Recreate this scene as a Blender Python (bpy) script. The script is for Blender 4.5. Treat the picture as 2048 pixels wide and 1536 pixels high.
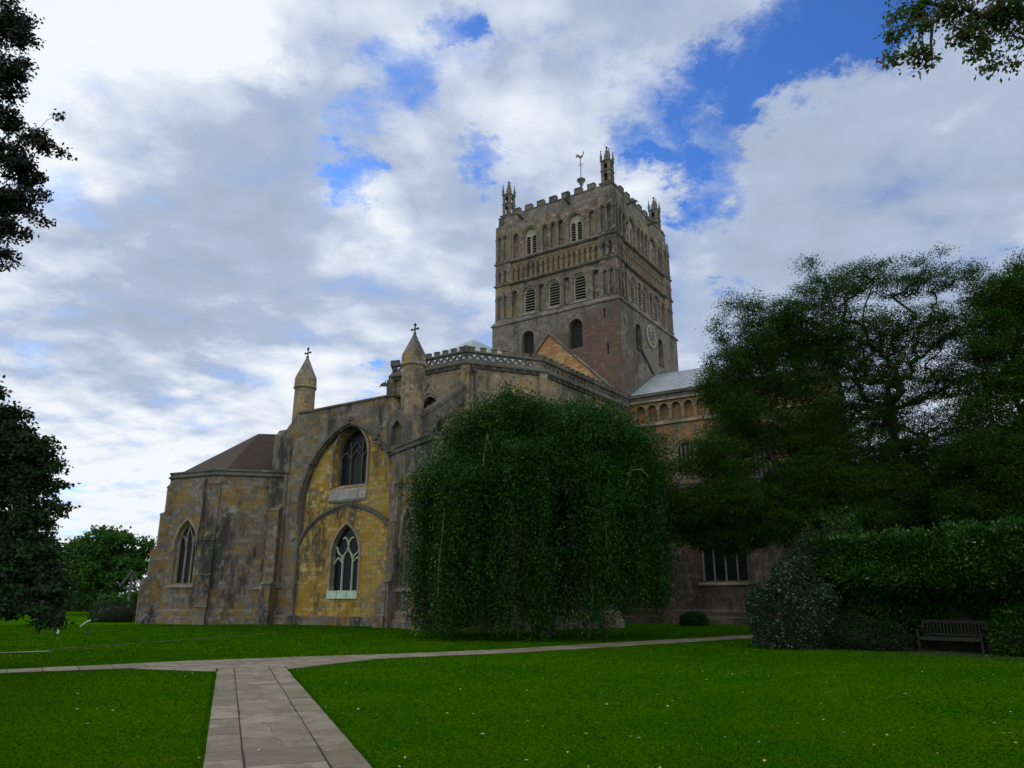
import bpy, math, random
import numpy as np
from mathutils import Vector
from mathutils.geometry import tessellate_polygon
random.seed(7); RG = np.random.default_rng(11)
R = math.radians
for o in list(bpy.data.objects): bpy.data.objects.remove(o)
SC = bpy.context.scene; COL = SC.collection

# ------------------------------------------------------------------ camera
PITCH = math.atan(432/1500)
cam = bpy.data.cameras.new('camera'); cam.lens = 36*1500/2048; cam.sensor_width = 36
cam.clip_start = .1; cam.clip_end = 6000
co = bpy.data.objects.new('camera', cam); COL.objects.link(co)
co.location = (0, 0, 1.6); co.rotation_euler = (math.pi/2+PITCH, 0, 0); SC.camera = co

def ray(px, py):
    a = (px-1024)/1500; b = (768-py)/1500; c, s = math.cos(PITCH), math.sin(PITCH)
    return Vector((a, c-b*s, s+b*c))
def at(px, py, d):
    r = ray(px, py); return r*(d/r.y)+Vector((0, 0, 1.6))

# ------------------------------------------------------------------ light
SUN_DIR = ray(90, 120).normalized()
SUN_EL = math.asin(SUN_DIR.z); SUN_AZ = math.atan2(SUN_DIR.x, SUN_DIR.y)
sl = bpy.data.lights.new('sun', 'SUN'); sl.energy = 1.0; sl.angle = R(14); sl.color = (1, .95, .86)
so = bpy.data.objects.new('sun', sl); COL.objects.link(so)
so.rotation_euler = SUN_DIR.to_track_quat('Z', 'Y').to_euler(); so.location = (-20, 40, 60)
SC.view_settings.view_transform = 'Standard'; SC.view_settings.look = 'None'
SC.view_settings.exposure = 0.0; SC.view_settings.gamma = 1

class NT:
    def __init__(s, t): s.t = t; t.nodes.clear()
    def n(s, typ, ins=None, **kw):
        nd = s.t.nodes.new(typ)
        for k, v in kw.items(): setattr(nd, k, v)
        for k, v in (ins or {}).items():
            if hasattr(v, 'links') or isinstance(v, bpy.types.NodeSocket): s.t.links.new(v, nd.inputs[k])
            else: nd.inputs[k].default_value = v
        return nd
    def math(s, op, a, b=None, c=None, clamp=False):
        d = {0: a}
        if b is not None: d[1] = b
        if c is not None: d[2] = c
        return s.n('ShaderNodeMath', d, operation=op, use_clamp=clamp).outputs[0]
    def mix(s, f, a, b, blend='MIX'):
        nd = s.n('ShaderNodeMix', data_type='RGBA', blend_type=blend)
        for k, v in ((0, f), (6, a), (7, b)):
            if isinstance(v, bpy.types.NodeSocket): s.t.links.new(v, nd.inputs[k])
            else: nd.inputs[k].default_value = (tuple(v)+(1,) if k > 0 and len(v) == 3 else v)
        return nd.outputs[2]
    def noise(s, vec, scale, detail=5, rough=.55, dist=0, dim='3D'):
        nd = s.n('ShaderNodeTexNoise', {'Vector': vec, 'Scale': scale, 'Detail': detail, 'Roughness': rough, 'Distortion': dist}, noise_dimensions=dim)
        return nd.outputs[0]
    def rng(s, v, a, b, c=0., d=1., smooth=True):
        nd = s.n('ShaderNodeMapRange', {0: v, 1: a, 2: b, 3: c, 4: d}, interpolation_type='SMOOTHSTEP' if smooth else 'LINEAR')
        return nd.outputs[0]

# ------------------------------------------------------------------ sky
W = bpy.data.worlds.new('World'); SC.world = W; W.use_nodes = True
w = NT(W.node_tree)
gen = w.n('ShaderNodeTexCoord').outputs['Generated']
sep = w.n('ShaderNodeSeparateXYZ', {0: gen})
zz = w.math('ADD', w.math('MAXIMUM', sep.outputs[2], 0.0), .16)
pl = w.n('ShaderNodeCombineXYZ', {0: w.math('DIVIDE', sep.outputs[0], zz), 1: w.math('DIVIDE', sep.outputs[1], zz), 2: 0.0}).outputs[0]
big = w.noise(pl, 1.3, 8, .58, .1); fine = w.noise(pl, 4.4, 8, .54, .12)
wob = w.n('ShaderNodeTexNoise', {'Vector': pl, 'Scale': 3.0, 'Detail': 8.0, 'Roughness': .7}).outputs[1]
wv = w.n('ShaderNodeVectorMath', {0: wob, 1: (-.5, -.5, -.5)}, operation='ADD').outputs[0]
wv = w.n('ShaderNodeVectorMath', {0: wv, 'Scale': .34}, operation='SCALE').outputs[0]
dirw = w.n('ShaderNodeVectorMath', {0: gen, 1: wv}, operation='ADD').outputs[0]
dirw = w.n('ShaderNodeVectorMath', {0: dirw}, operation='NORMALIZE').outputs[0]
def blobs(lst, src):
    acc = None
    for (px, py, rad, amt) in lst:
        d = ray(px, py).normalized()
        dp = w.n('ShaderNodeVectorMath', {0: src, 1: tuple(d)}, operation='DOT_PRODUCT').outputs[1]
        ang = rad/1500
        v = w.math('MULTIPLY', w.rng(dp, math.cos(ang*1.4), 1.0, 0, 1, False), float(amt)); v = w.math('POWER', v, .8)
        acc = v if acc is None else w.math('ADD', acc, v)
    return acc
gaps = [(1470,165,85,.8),(1590,115,80,.65),(1690,60,80,.75),(1530,215,55,.75),(1380,190,60,.6),(1310,265,70,.35),(1425,360,60,.85),(1260,190,70,.25),
        (1340,330,55,.6),(905,40,45,.6),(940,85,34,.35),(725,390,48,.85),(985,300,26,.5),(710,240,36,.45),(800,180,50,.4),(1435,582,28,.6),
        (800,776,40,.9),(740,772,26,.7),(690,335,40,.4),(1620,200,50,.45),(1750,15,60,.7),(1280,350,40,.45),(140,1026,24,.6),(860,120,70,.3),(1100,60,50,.25),(1240,330,50,.4)]
gap = blobs(gaps, dirw)
pl2 = w.n('ShaderNodeVectorMath', {0: pl, 1: (SUN_DIR.x*.10, SUN_DIR.y*.10, 0)}, operation='ADD').outputs[0]
fine2 = w.noise(pl2, 4.4, 8, .54, .12); relief = w.math('SUBTRACT', fine, fine2)
brt = blobs([(50,130,300,.6),(130,40,220,.25),(430,40,140,.22),(1150,330,160,.12),(1350,420,110,.12),(1700,330,220,.0),(60,950,260,.3),(300,870,200,.15),(700,450,90,.3),(1000,240,110,.12),(620,780,90,.25),(1850,250,200,.04)], gen)
drk = blobs([(330,230,170,.36),(420,480,220,.2),(150,600,180,.24),(560,350,150,.12),(1000,380,150,.14),(250,780,160,.15),(1350,120,260,.12),(1500,640,160,.12),(1650,420,260,.14),(1900,300,260,.12)], dirw)
dens = w.math('SUBTRACT', w.math('ADD', w.math('MULTIPLY', w.math('SUBTRACT', big, .5), .9), w.math('MULTIPLY', w.math('SUBTRACT', fine, .5), 1.9)), w.math('MULTIPLY', gap, .8))
cover = w.rng(dens, -.98, -.04)
lum = w.math('ADD', w.math('MULTIPLY', w.math('SUBTRACT', fine, .5), .65), w.math('MULTIPLY', w.math('SUBTRACT', big, .5), .8)); lum = w.math('ADD', lum, w.math('MULTIPLY', relief, .95))
lum = w.math('ADD', w.math('SUBTRACT', w.math('ADD', lum, brt), drk), .56, clamp=True)
cr = w.n('ShaderNodeValToRGB', {0: lum}); e = cr.color_ramp.elements
e[0].position = 0; e[0].color = (.38, .46, .60, 1); e[1].position = 1; e[1].color = (.90, .95, 1., 1)
x = e.new(.4); x.color = (.44, .525, .69, 1); x = e.new(.7); x.color = (.66, .73, .86, 1)
sky = w.n('ShaderNodeTexSky', sky_type='NISHITA', sun_disc=False, sun_elevation=SUN_EL, sun_rotation=SUN_AZ, air_density=1.0, dust_density=.4, ozone_density=2.0)
SKYS = .1
blue = w.mix(1.0, sky.outputs[0], (.45, .85, 1.55), 'MULTIPLY')
cl = w.mix(1.0, cr.outputs[0], (1/SKYS,)*3, 'MULTIPLY')
# added boost: unseen clouds behind the camera made brighter to fill the shaded stone
cl = w.mix(1.0, cl, w.n('ShaderNodeCombineXYZ', {0: w.rng(sep.outputs[1], .1, -.7, 1, 2.35), 1: w.rng(sep.outputs[1], .1, -.7, 1, 2.25), 2: w.rng(sep.outputs[1], .1, -.7, 1, 1.95)}).outputs[0], 'MULTIPLY')
mixc = w.mix(cover, blue, cl)
bg = w.n('ShaderNodeBackground', {0: mixc, 1: SKYS})
w.n('ShaderNodeOutputWorld', {0: bg.outputs[0]})

# ------------------------------------------------------------------ materials
def mat(name, fn):
    m = bpy.data.materials.new(name); m.use_nodes = True; t = NT(m.node_tree)
    p = t.n('ShaderNodeBsdfPrincipled'); out = t.n('ShaderNodeOutputMaterial', {0: p.outputs[0]})
    fn(t, p, out); return m
def link(t, a, n, k): t.t.links.new(a, n.inputs[k])
def stone(name, c1, c2, c3=None, dirt=(.05,.048,.045), dirt_amt=.5, bw=.62, bh=.3, mortar=(.16,.14,.11), ochre=None, oamt=.0, light=None, lamt=0, rough=.9, dscale=.35, mort=.012, region=None):
    def fn(t, p, out):
        uv = t.n('ShaderNodeTexCoord').outputs['UV']; ob = t.n('ShaderNodeTexCoord').outputs['Object']
        wn = t.n('ShaderNodeTexNoise', {'Vector': ob, 'Scale': 3.0, 'Detail': 3.0}).outputs[1]
        wn = t.n('ShaderNodeVectorMath', {0: wn, 1: (-.5,-.5,-.5)}, operation='ADD').outputs[0]
        wn = t.n('ShaderNodeVectorMath', {0: wn, 'Scale': .07}, operation='SCALE').outputs[0]
        u2 = t.n('ShaderNodeVectorMath', {0: uv, 1: wn}, operation='ADD').outputs[0]
        def brick(w_, h_, a, b, m_, off=.5, bias=0., sq=1.):
            return t.n('ShaderNodeTexBrick', {'Vector': u2, 'Color1': a+(1,), 'Color2': b+(1,), 'Mortar': m_+(1,), 'Scale': 1.0, 'Mortar Size': mort, 'Mortar Smooth': .3, 'Bias': bias, 'Brick Width': w_, 'Row Height': h_}, offset=off, squash=sq, squash_frequency=3)
        b1 = brick(bw, bh, c1, c2, mortar, sq=1.35); b2 = brick(bw*1.37, bh, (0,0,0), (1,1,1), (.5,.5,.5), .37)
        col = b1.outputs[0]
        if c3: col = t.mix(t.rng(b2.outputs[0], .55, .8), col, c3)
        b3 = brick(bw*.83, bh, (.72,.72,.74), (1.32,1.28,1.22), (.9,.9,.9), .63)
        col = t.mix(.85, col, b3.outputs[0], 'MULTIPLY')
        if ochre:
            o = t.math('ADD', t.noise(ob, .55, 5, .65, .4), t.math('MULTIPLY', b2.outputs[0], .22))
            col = t.mix(t.rng(o, .72-oamt*.5, .80-oamt*.5), col, ochre)
        if region: col = region(t, ob, col)
        sx = t.n('ShaderNodeMapping', {0: ob, 3: (1, 1, .35)}).outputs[0]
        g = t.math('MULTIPLY', t.math('ADD', t.noise(sx, dscale, 7, .68, .3), t.math('MULTIPLY', t.noise(sx, dscale*7, 5, .7), .45)), .69)
        col = t.mix(t.math('MULTIPLY', t.rng(g, .49, .60), min(1, dirt_amt*1.15)), col, dirt)
        if light:
            l = t.math('ADD', t.noise(ob, 1.7, 6, .75, .8), t.math('MULTIPLY', t.math('SUBTRACT', b3.outputs[0], .95), .12))
            col = t.mix(t.math('MULTIPLY', t.rng(l, .57, .645), min(1, lamt*1.2)), col, light)
        gr = t.noise(ob, 14, 6, .7)
        col = t.mix(1, col, t.n('ShaderNodeValToRGB', {0: gr}).outputs[0], 'MULTIPLY') if False else t.mix(t.rng(gr, .3, .7, 0, .35), col, (.045,.042,.036))
        link(t, col, p, 'Base Color'); p.inputs['Roughness'].default_value = rough
        p.inputs['Specular IOR Level'].default_value = .2
        hgt = t.math('SUBTRACT', t.math('ADD', t.math('MULTIPLY', gr, .5), t.math('MULTIPLY', b3.outputs[0], .2)), b1.outputs[1])
        bp = t.n('ShaderNodeBump', {'Height': hgt, 'Strength': .55, 'Distance': .035}); link(t, bp.outputs[0], p, 'Normal')
    return mat(name, fn)
def plain(name, c, rough=.7, var=.25, scale=3, metal=0, spec=.4, bump=0):
    def fn(t, p, out):
        ob = t.n('ShaderNodeTexCoord').outputs['Object']; n = t.noise(ob, scale, 6, .65)
        col = t.mix(t.rng(n, .3, .7), tuple(x*(1-var) for x in c), tuple(min(1, x*(1+var)) for x in c))
        link(t, col, p, 'Base Color'); p.inputs['Roughness'].default_value = rough; p.inputs['Metallic'].default_value = metal
        p.inputs['Specular IOR Level'].default_value = spec
        if bump: link(t, t.n('ShaderNodeBump', {'Height': n, 'Strength': bump, 'Distance': .02}).outputs[0], p, 'Normal')
    return mat(name, fn)

def red_region(t, ob, col):
    s = t.n('ShaderNodeSeparateXYZ', {0: ob}); X, Y, Z = s.outputs
    n = t.math('MULTIPLY', t.math('SUBTRACT', t.noise(ob, .5, 5, .6, .3), .5), 5.0)
    east = t.rng(t.math('ADD', t.math('SUBTRACT', X, t.math('MULTIPLY', Y, 0)), 0), 6.9, 7.2)      # east face
    top = t.rng(t.math('ADD', t.math('SUBTRACT', t.math('ADD', Z, n), t.math('MULTIPLY', Y, .35)), 0), 25.6, 28.0, 1., 0.)
    sth = t.rng(t.math('ADD', Y, n), -5.4, -2.6)
    a = t.math('MULTIPLY', t.math('MULTIPLY', east, top), sth)
    nlow = t.rng(t.math('ADD', Z, t.math('ADD', n, t.math('MULTIPLY', X, -.6))), 19.5, 22.0, .75, 0.)
    nf = t.math('MULTIPLY', t.rng(X, 6.9, 7.2, 1, 0), nlow)
    rb = t.n('ShaderNodeTexBrick', {'Vector': t.n('ShaderNodeTexCoord').outputs['UV'], 'Color1': (.175,.088,.055,1), 'Color2': (.098,.056,.038,1), 'Mortar': (.16,.12,.10,1), 'Scale': 1., 'Mortar Size': .012, 'Brick Width': .5, 'Row Height': .11})
    return t.mix(t.math('MAXIMUM', a, nf), col, rb.outputs[0])

M = {}
M['tower'] = stone('tower_stone', (.27,.225,.17), (.165,.14,.112), (.16,.095,.072), dirt=(.055,.052,.048), dirt_amt=.75, bw=.55, bh=.28, ochre=(.28,.19,.09), oamt=.12, light=(.40,.38,.34), lamt=.55)
M['tower_band'] = stone('tower_band_stone', (.23,.205,.165), (.155,.14,.118), (.17,.125,.095), dirt=(.052,.054,.048), dirt_amt=.8, bw=.8, bh=.35, light=(.34,.33,.29), lamt=.5)
M['shaft'] = stone('weathered_shaft_stone', (.26,.225,.17), (.18,.155,.118), None, dirt=(.08,.075,.064), dirt_amt=.6, bw=.8, bh=.5, light=(.42,.40,.34), lamt=.6)
M['tower_base'] = stone('tower_base_stone', (.22,.19,.15), (.155,.137,.112), None, dirt=(.065,.06,.052), dirt_amt=.7, bw=.5, bh=.25, light=(.30,.29,.25), lamt=.35, region=red_region)
M['choir'] = stone('choir_stone', (.29,.24,.165), (.205,.165,.115), (.19,.125,.07), dirt=(.065,.058,.046), dirt_amt=.75, bw=.6, bh=.3, ochre=(.33,.215,.095), oamt=.17, light=(.42,.39,.32), lamt=.4)
M['chapel'] = stone('chapel_stone', (.205,.172,.128), (.13,.112,.088), (.18,.12,.06), dirt=(.038,.037,.036), dirt_amt=.9, bw=.6, bh=.29, ochre=(.24,.145,.04), oamt=.125, light=(.33,.32,.30), lamt=.5)
M['shaded_brownstone'] = stone('shade_darkened_brown_stone', (.15,.11,.08), (.10,.075,.057), (.13,.07,.05), dirt=(.035,.033,.03), dirt_amt=.8, bw=.6, bh=.29, light=(.28,.26,.23), lamt=.35)  # reddish-brown stone, its colour darkened further for the deep shade of the trees
M['dark'] = stone('weathered_dark_stone', (.13,.115,.09), (.10,.09,.073), None, dirt=(.045,.043,.038), dirt_amt=.7, bw=.7, bh=.3, light=(.28,.27,.25), lamt=.3)
M['yellow'] = stone('ochre_ashlar', (.45,.31,.085), (.29,.165,.028), (.22,.16,.085), dirt=(.07,.052,.03), dirt_amt=.8, bw=.58, bh=.29, mortar=(.26,.19,.09), ochre=(.33,.185,.018), oamt=.17, light=(.52,.46,.31), lamt=.5, dscale=.8)
M['orange'] = stone('orange_rubble', (.46,.22,.08), (.38,.15,.05), (.44,.32,.14), dirt=(.12,.09,.06), dirt_amt=.4, bw=.5, bh=.16)
M['trim'] = stone('carved_trim', (.30,.25,.175), (.24,.20,.145), None, dirt=(.09,.08,.065), dirt_amt=.5, bw=.9, bh=.5, light=(.42,.39,.33), lamt=.4)
M['transept'] = stone('transept_stone', (.25,.185,.10), (.17,.12,.068), (.24,.13,.05), dirt=(.07,.062,.05), dirt_amt=.6, bw=.6, bh=.3, ochre=(.34,.17,.06), oamt=.2)
M['palestone'] = plain('pale_window_stone', (.27,.24,.18), .8, .25)
M['innerdark'] = plain('shade_dark_core', (.012,.014,.008), .95, .5)  # near-black for solid cores, standing in for the shade inside hedge and shrubs
M['arcade'] = stone('buff_arcade_stone', (.34,.26,.155), (.25,.19,.115), (.26,.16,.08), dirt=(.09,.085,.07), dirt_amt=.6, bw=.5, bh=.28, ochre=(.28,.18,.06), oamt=.14, light=(.42,.40,.34), lamt=.5)
M['mull'] = plain('window_tracery_stone', (.17,.155,.125), .8, .2)
M['greensill'] = plain('limewashed_sill', (.42,.50,.36), .8, .2)
M['greentrac'] = plain('pale_green_tracery', (.36,.42,.31), .8, .2)
M['glass'] = plain('leaded_glass', (.007,.008,.010), .35, .5, 8, spec=.2)
M['void'] = plain('dark_interior', (.012,.011,.010), .9, .3)
M['louvre'] = plain('weathered_louvre_board', (.25,.235,.20), .8, .25)
M['darktrac'] = plain('dark_window_tracery', (.06,.057,.055), .8, .2)
M['sill'] = stone('worn_grey_sill', (.33,.31,.27), (.26,.245,.21), None, dirt=(.12,.11,.095), dirt_amt=.5, bw=1.2, bh=.6, light=(.5,.48,.42), lamt=.5)
M['brass'] = plain('tarnished_gilt_copper', (.16,.14,.11), .5, .5, 2, metal=.3)
M['darkwood'] = plain('grey_weathered_oak', (.13,.125,.115), .85, .3)
M['iron'] = plain('black_iron', (.02,.02,.022), .5, .3)
M['gold'] = plain('gilded_numeral', (.38,.33,.18), .4, .15, metal=.2)
M['dial'] = plain('clock_dial_blue_black', (.012,.016,.03), .4, .2)
M['white'] = plain('white_paint', (.7,.7,.68), .5, .1)
M['oldlead'] = plain('old_lead', (.10,.10,.105), .6, .3)
def lead(t, p, out):
    ob = t.n('ShaderNodeTexCoord').outputs['Object']
    n = t.noise(ob, .8, 6, .6); n2 = t.noise(ob, 9, 4)
    col = t.mix(t.rng(n, .35, .7), (.30,.31,.335), (.42,.43,.46)); s = t.n('ShaderNodeSeparateXYZ', {0: ob})
    g = t.rng(t.math('ADD', s.outputs[1], t.math('MULTIPLY', n2, 2.)), 8.5, 10.8, .5, 0)
    col = t.mix(g, col, (.14,.21,.16)); col = t.mix(t.rng(n2, .55, .8, 0, .3), col, (.12,.12,.13))
    link(t, col, p, 'Base Color'); p.inputs['Roughness'].default_value = .42; p.inputs['Specular IOR Level'].default_value = .6
M['lead'] = mat('lead_sheet', lead)
M['tile'] = stone('clay_roof_tile', (.066,.042,.031), (.046,.031,.024), None, dirt=(.05,.045,.035), dirt_amt=.5, bw=.18, bh=.12, mortar=(.03,.02,.018), mort=.01)
def grassm(t, p, out):
    g = t.n('ShaderNodeNewGeometry').outputs[0]
    a = t.noise(g, .22, 6, .6, .4); b = t.noise(g, 1.7, 6, .65, .3); sm = t.n('ShaderNodeMapping', {0: g, 3: (.9, 2.2, 1)}).outputs[0]; c = t.noise(sm, 16, 5, .75)
    col = t.mix(t.rng(a, .3, .7), (.020,.086,.001), (.042,.110,.001))
    col = t.mix(t.rng(b, .52, .72, 0, .45), col, (.095,.130,.002))
    col = t.mix(t.rng(b, .46, .3, 0, .4), col, (.014,.058,.001))
    col = t.mix(t.rng(c, .5, .75, 0, .55), col, (.012,.052,.001))
    link(t, col, p, 'Base Color'); p.inputs['Roughness'].default_value = .85; p.inputs['Specular IOR Level'].default_value = .0
    link(t, t.n('ShaderNodeBump', {'Height': t.math('ADD', c, b), 'Strength': .8, 'Distance': .04}).outputs[0], p, 'Normal')
M['lawn'] = mat('mown_grass', grassm)
def slab(t, p, out):
    g = t.n('ShaderNodeNewGeometry'); ob = g.outputs[0]; rnd = g.outputs['Random Per Island']
    col = t.mix(rnd, (.148,.120,.082), (.285,.238,.172))
    n = t.noise(ob, 2.2, 7, .7, .3); n2 = t.noise(ob, 30, 5, .7)
    col = t.mix(t.rng(n, .44, .60, 0, .75), col, (.12,.092,.06)); col = t.mix(t.rng(t.noise(ob, 5, 6, .75, 1), .6, .72, 0, .6), col, (.42,.41,.37))
    col = t.mix(t.rng(n2, .3, .75, 0, .45), col, (.10,.085,.06)); col = t.mix(t.rng(t.noise(ob, .9, 4), .5, .7, 0, .35), col, (.13,.14,.06))
    link(t, col, p, 'Base Color'); p.inputs['Roughness'].default_value = .85; p.inputs['Specular IOR Level'].default_value = .2
    link(t, t.n('ShaderNodeBump', {'Height': n2, 'Strength': .4, 'Distance': .01}).outputs[0], p, 'Normal')
M['slab'] = mat('flagstone', slab)
M['soil'] = plain('soil_joint', (.026,.021,.010), .95, .4, 20)
M['bark'] = plain('bark', (.030,.026,.021), .95, .5, 6, bump=.8)
M['twig'] = plain('pale_twig', (.16,.15,.09), .9, .3)
M['wood'] = plain('old_bench_wood', (.022,.018,.015), .8, .3, 10)
def leafm(name, a, b, c=None, trans=.3, rough=.55, spec=.35, cfrac=.88):
    def fn(t, p, out):
        rnd = t.n('ShaderNodeNewGeometry').outputs['Random Per Island']
        col = t.mix(rnd, a, b)
        if c: col = t.mix(t.math('GREATER_THAN', t.math('FRACT', t.math('MULTIPLY', rnd, 37.7)), cfrac), col, c)
        link(t, col, p, 'Base Color'); p.inputs['Roughness'].default_value = max(.5, rough); p.inputs['Specular IOR Level'].default_value = spec*.4
        tr = t.n('ShaderNodeBsdfTranslucent', {0: t.mix(1, col, (1.3,1.5,.5), 'MULTIPLY')})
        mx = t.n('ShaderNodeMixShader', {0: trans, 1: p.outputs[0], 2: tr.outputs[0]}); link(t, mx.outputs[0], out, 0)
    return mat(name, fn)
M['ash'] = leafm('ash_leaf', (.008,.034,.004), (.022,.066,.008), (.05,.12,.008), .22, .5, .3, .95)
M['locust'] = leafm('locust_leaf', (.011,.040,.004), (.025,.066,.006), (.10,.12,.03), .25, .6, .15, .95)
M['beech'] = leafm('copper_beech_leaf', (.014,.011,.012), (.026,.020,.020), (.02,.04,.012), .12, .38, .45, .8)
M['mixleaf'] = leafm('dark_green_leaf', (.010,.030,.008), (.022,.052,.012), (.03,.018,.02), .2, .4, .4, .9)
M['laurel'] = leafm('laurel_leaf', (.008,.034,.004), (.020,.070,.006), (.07,.15,.015), .15, .32, .4, .88)
M['silver'] = leafm('silver_leaf', (.010,.028,.010), (.026,.050,.022), (.15,.19,.13), .15, .5, .3, .86)
M['far'] = leafm('far_leaf', (.026,.072,.012), (.05,.12,.02), None, .25, .6, .2)
M['oak'] = leafm('overhang_leaf', (.035,.07,.02), (.06,.105,.03), (.12,.07,.045), .4, .5, .3, .8)
M['litter'] = leafm('fallen_leaf', (.30,.30,.10), (.48,.45,.26), (.20,.12,.05), .1, .6, .3, .8)

# ------------------------------------------------------------------ mesh helpers
class Fr:
    def __init__(s, o, u, w_): s.o = Vector(o); s.u = Vector(u).normalized(); s.w = Vector(w_).normalized()
    def p(s, u, v, w_=0): return s.o + s.u*u + Vector((0, 0, v)) + s.w*w_
def fr_edge(a, b, z=0):      # frame on a wall from a to b, outward normal on the right-hand side
    a = Vector((a[0], a[1], z)); b = Vector((b[0], b[1], z)); u = (b-a).normalized()
    return Fr(a, u, (u.y, -u.x, 0)), (b-a).length
class MB:
    def __init__(s): s.v = []; s.f = []
    def add(s, vs, fs):
        k = len(s.v); s.v += [tuple(x) for x in vs]; s.f += [tuple(i+k for i in f) for f in fs]; return s
    def box(s, c, size, rz=0):
        x, y, z = [d/2 for d in size]; cc, ss = math.cos(rz), math.sin(rz); vs = []
        for dz in (-z, z):
            for dx, dy in ((-x,-y),(x,-y),(x,y),(-x,y)): vs.append((c[0]+dx*cc-dy*ss, c[1]+dx*ss+dy*cc, c[2]+dz))
        return s.add(vs, [(3,2,1,0),(4,5,6,7),(0,1,5,4),(1,2,6,5),(2,3,7,6),(3,0,4,7)])
    def bx(s, a, b): return s.box([(a[i]+b[i])/2 for i in range(3)], [abs(b[i]-a[i]) for i in range(3)])
    def fbox(s, fr, u0, u1, v0, v1, w0, w1):
        vs = [fr.p(u, v, w_) for w_ in (w0, w1) for (u, v) in ((u0,v0),(u1,v0),(u1,v1),(u0,v1))]
        return s.add(vs, [(3,2,1,0),(4,5,6,7),(0,1,5,4),(1,2,6,5),(2,3,7,6),(3,0,4,7)])
    def fwedge(s, fr, u0, u1, prof):   # prof: closed list of (w,v) swept from u0 to u1
        n = len(prof); vs = [fr.p(u0, v, w_) for w_, v in prof]+[fr.p(u1, v, w_) for w_, v in prof]
        return s.add(vs, [tuple(range(n))[::-1], tuple(range(n, 2*n))]+[(i, (i+1) % n, n+(i+1) % n, n+i) for i in range(n)])
    def prism(s, poly, z0, z1):
        n = len(poly); vs = [(p[0], p[1], z0) for p in poly]+[(p[0], p[1], z1) for p in poly]
        return s.add(vs, [tuple(range(n))[::-1], tuple(range(n, 2*n))]+[(i, (i+1) % n, n+(i+1) % n, n+i) for i in range(n)])
    def panel(s, fr, outline, holes, w0, w1):
        loops = [outline]+list(holes); flat = [p for l in loops for p in l]; n = len(flat)
        tri = tessellate_polygon([[Vector((p[0], p[1], 0)) for p in l] for l in loops])
        vs = [fr.p(u, v, w1) for u, v in flat]+[fr.p(u, v, w0) for u, v in flat]; fs = []
        for t in tri:
            a, b, c = [Vector(flat[i]) for i in t]
            cr_ = (b-a).cross(c-a) if False else (b.x-a.x)*(c.y-a.y)-(b.y-a.y)*(c.x-a.x)
            t2 = t if cr_ > 0 else (t[0], t[2], t[1])
            fs.append(tuple(t2)); fs.append(tuple(i+n for i in t2[::-1]))
        k = 0
        for l in loops:
            m = len(l); area = sum(l[i][0]*l[(i+1) % m][1]-l[(i+1) % m][0]*l[i][1] for i in range(m))
            ccw = (area > 0) == (k == 0)
            for i in range(m):
                a, b = k+i, k+(i+1) % m
                fs.append((a+n, b+n, b, a) if ccw else (a, b, b+n, a+n))
            k += m
        return s.add(vs, fs)
    def tube(s, path, r, n=6, cap=True):
        P = [Vector(p) for p in path]; m = len(P); rs = r if hasattr(r, '__len__') else [r]*m; vs = []
        for i, p in enumerate(P):
            d = (P[min(i+1, m-1)]-P[max(i-1, 0)]).normalized(); up = Vector((0, 0, 1)) if abs(d.z) < .95 else Vector((1, 0, 0))
            a = d.cross(up).normalized(); b = d.cross(a)
            for j in range(n):
                t = 2*math.pi*(j+.5)/n; vs.append(p+(a*math.cos(t)+b*math.sin(t))*rs[i])
        fs = [(i*n+j, i*n+(j+1) % n, (i+1)*n+(j+1) % n, (i+1)*n+j) for i in range(m-1) for j in range(n)]
        if cap: fs += [tuple(range(n)), tuple(range((m-1)*n, m*n))[::-1]]
        return s.add(vs, fs)
    def bar(s, fr, pts, hw, w0, w1, closed=False):   # flat rectangular moulding following a path in a wall frame
        m = len(pts); L = []
        for i, p in enumerate(pts):
            a = pts[i-1] if (i > 0 or closed) else p; b = pts[(i+1) % m] if (i < m-1 or closed) else p
            d1 = Vector((p[0]-a[0], p[1]-a[1])); d2 = Vector((b[0]-p[0], b[1]-p[1]))
            d1 = d1.normalized() if d1.length else d2.normalized(); d2 = d2.normalized() if d2.length else d1
            d = (d1+d2).normalized(); k = 1/max(.5, d.dot(d1)); nrm = Vector((-d.y, d.x))*hw*k
            L.append(((p[0]+nrm.x, p[1]+nrm.y), (p[0]-nrm.x, p[1]-nrm.y)))
        vs = []
        for a, b in L: vs += [fr.p(*a, w0), fr.p(*a, w1), fr.p(*b, w1), fr.p(*b, w0)]
        fs = []
        for i in range(m if closed else m-1):
            a = i*4; b = ((i+1) % m)*4
            for j in range(4): fs.append((a+j, a+(j+1) % 4, b+(j+1) % 4, b+j))
        if not closed: fs += [(3,2,1,0), tuple((m-1)*4+j for j in range(4))]
        return s.add(vs, fs)
    def lathe(s, c, prof, n=12, rot=0., sx=1., sy=1.):
        vs = []
        for r, z in prof:
            for j in range(n):
                t = 2*math.pi*j/n+rot; vs.append((c[0]+r*math.cos(t)*sx, c[1]+r*math.sin(t)*sy, c[2]+z))
        m = len(prof)
        fs = [(i*n+j, i*n+(j+1) % n, (i+1)*n+(j+1) % n, (i+1)*n+j) for i in range(m-1) for j in range(n)]
        fs += [tuple(range(n))[::-1], tuple(range((m-1)*n, m*n))]
        return s.add(vs, fs)
    def sq(s, c, prof, rz=0.): return s.lathe(c, [(h*math.sqrt(2), z) for h, z in prof], 4, math.pi/4+rz)
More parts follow.
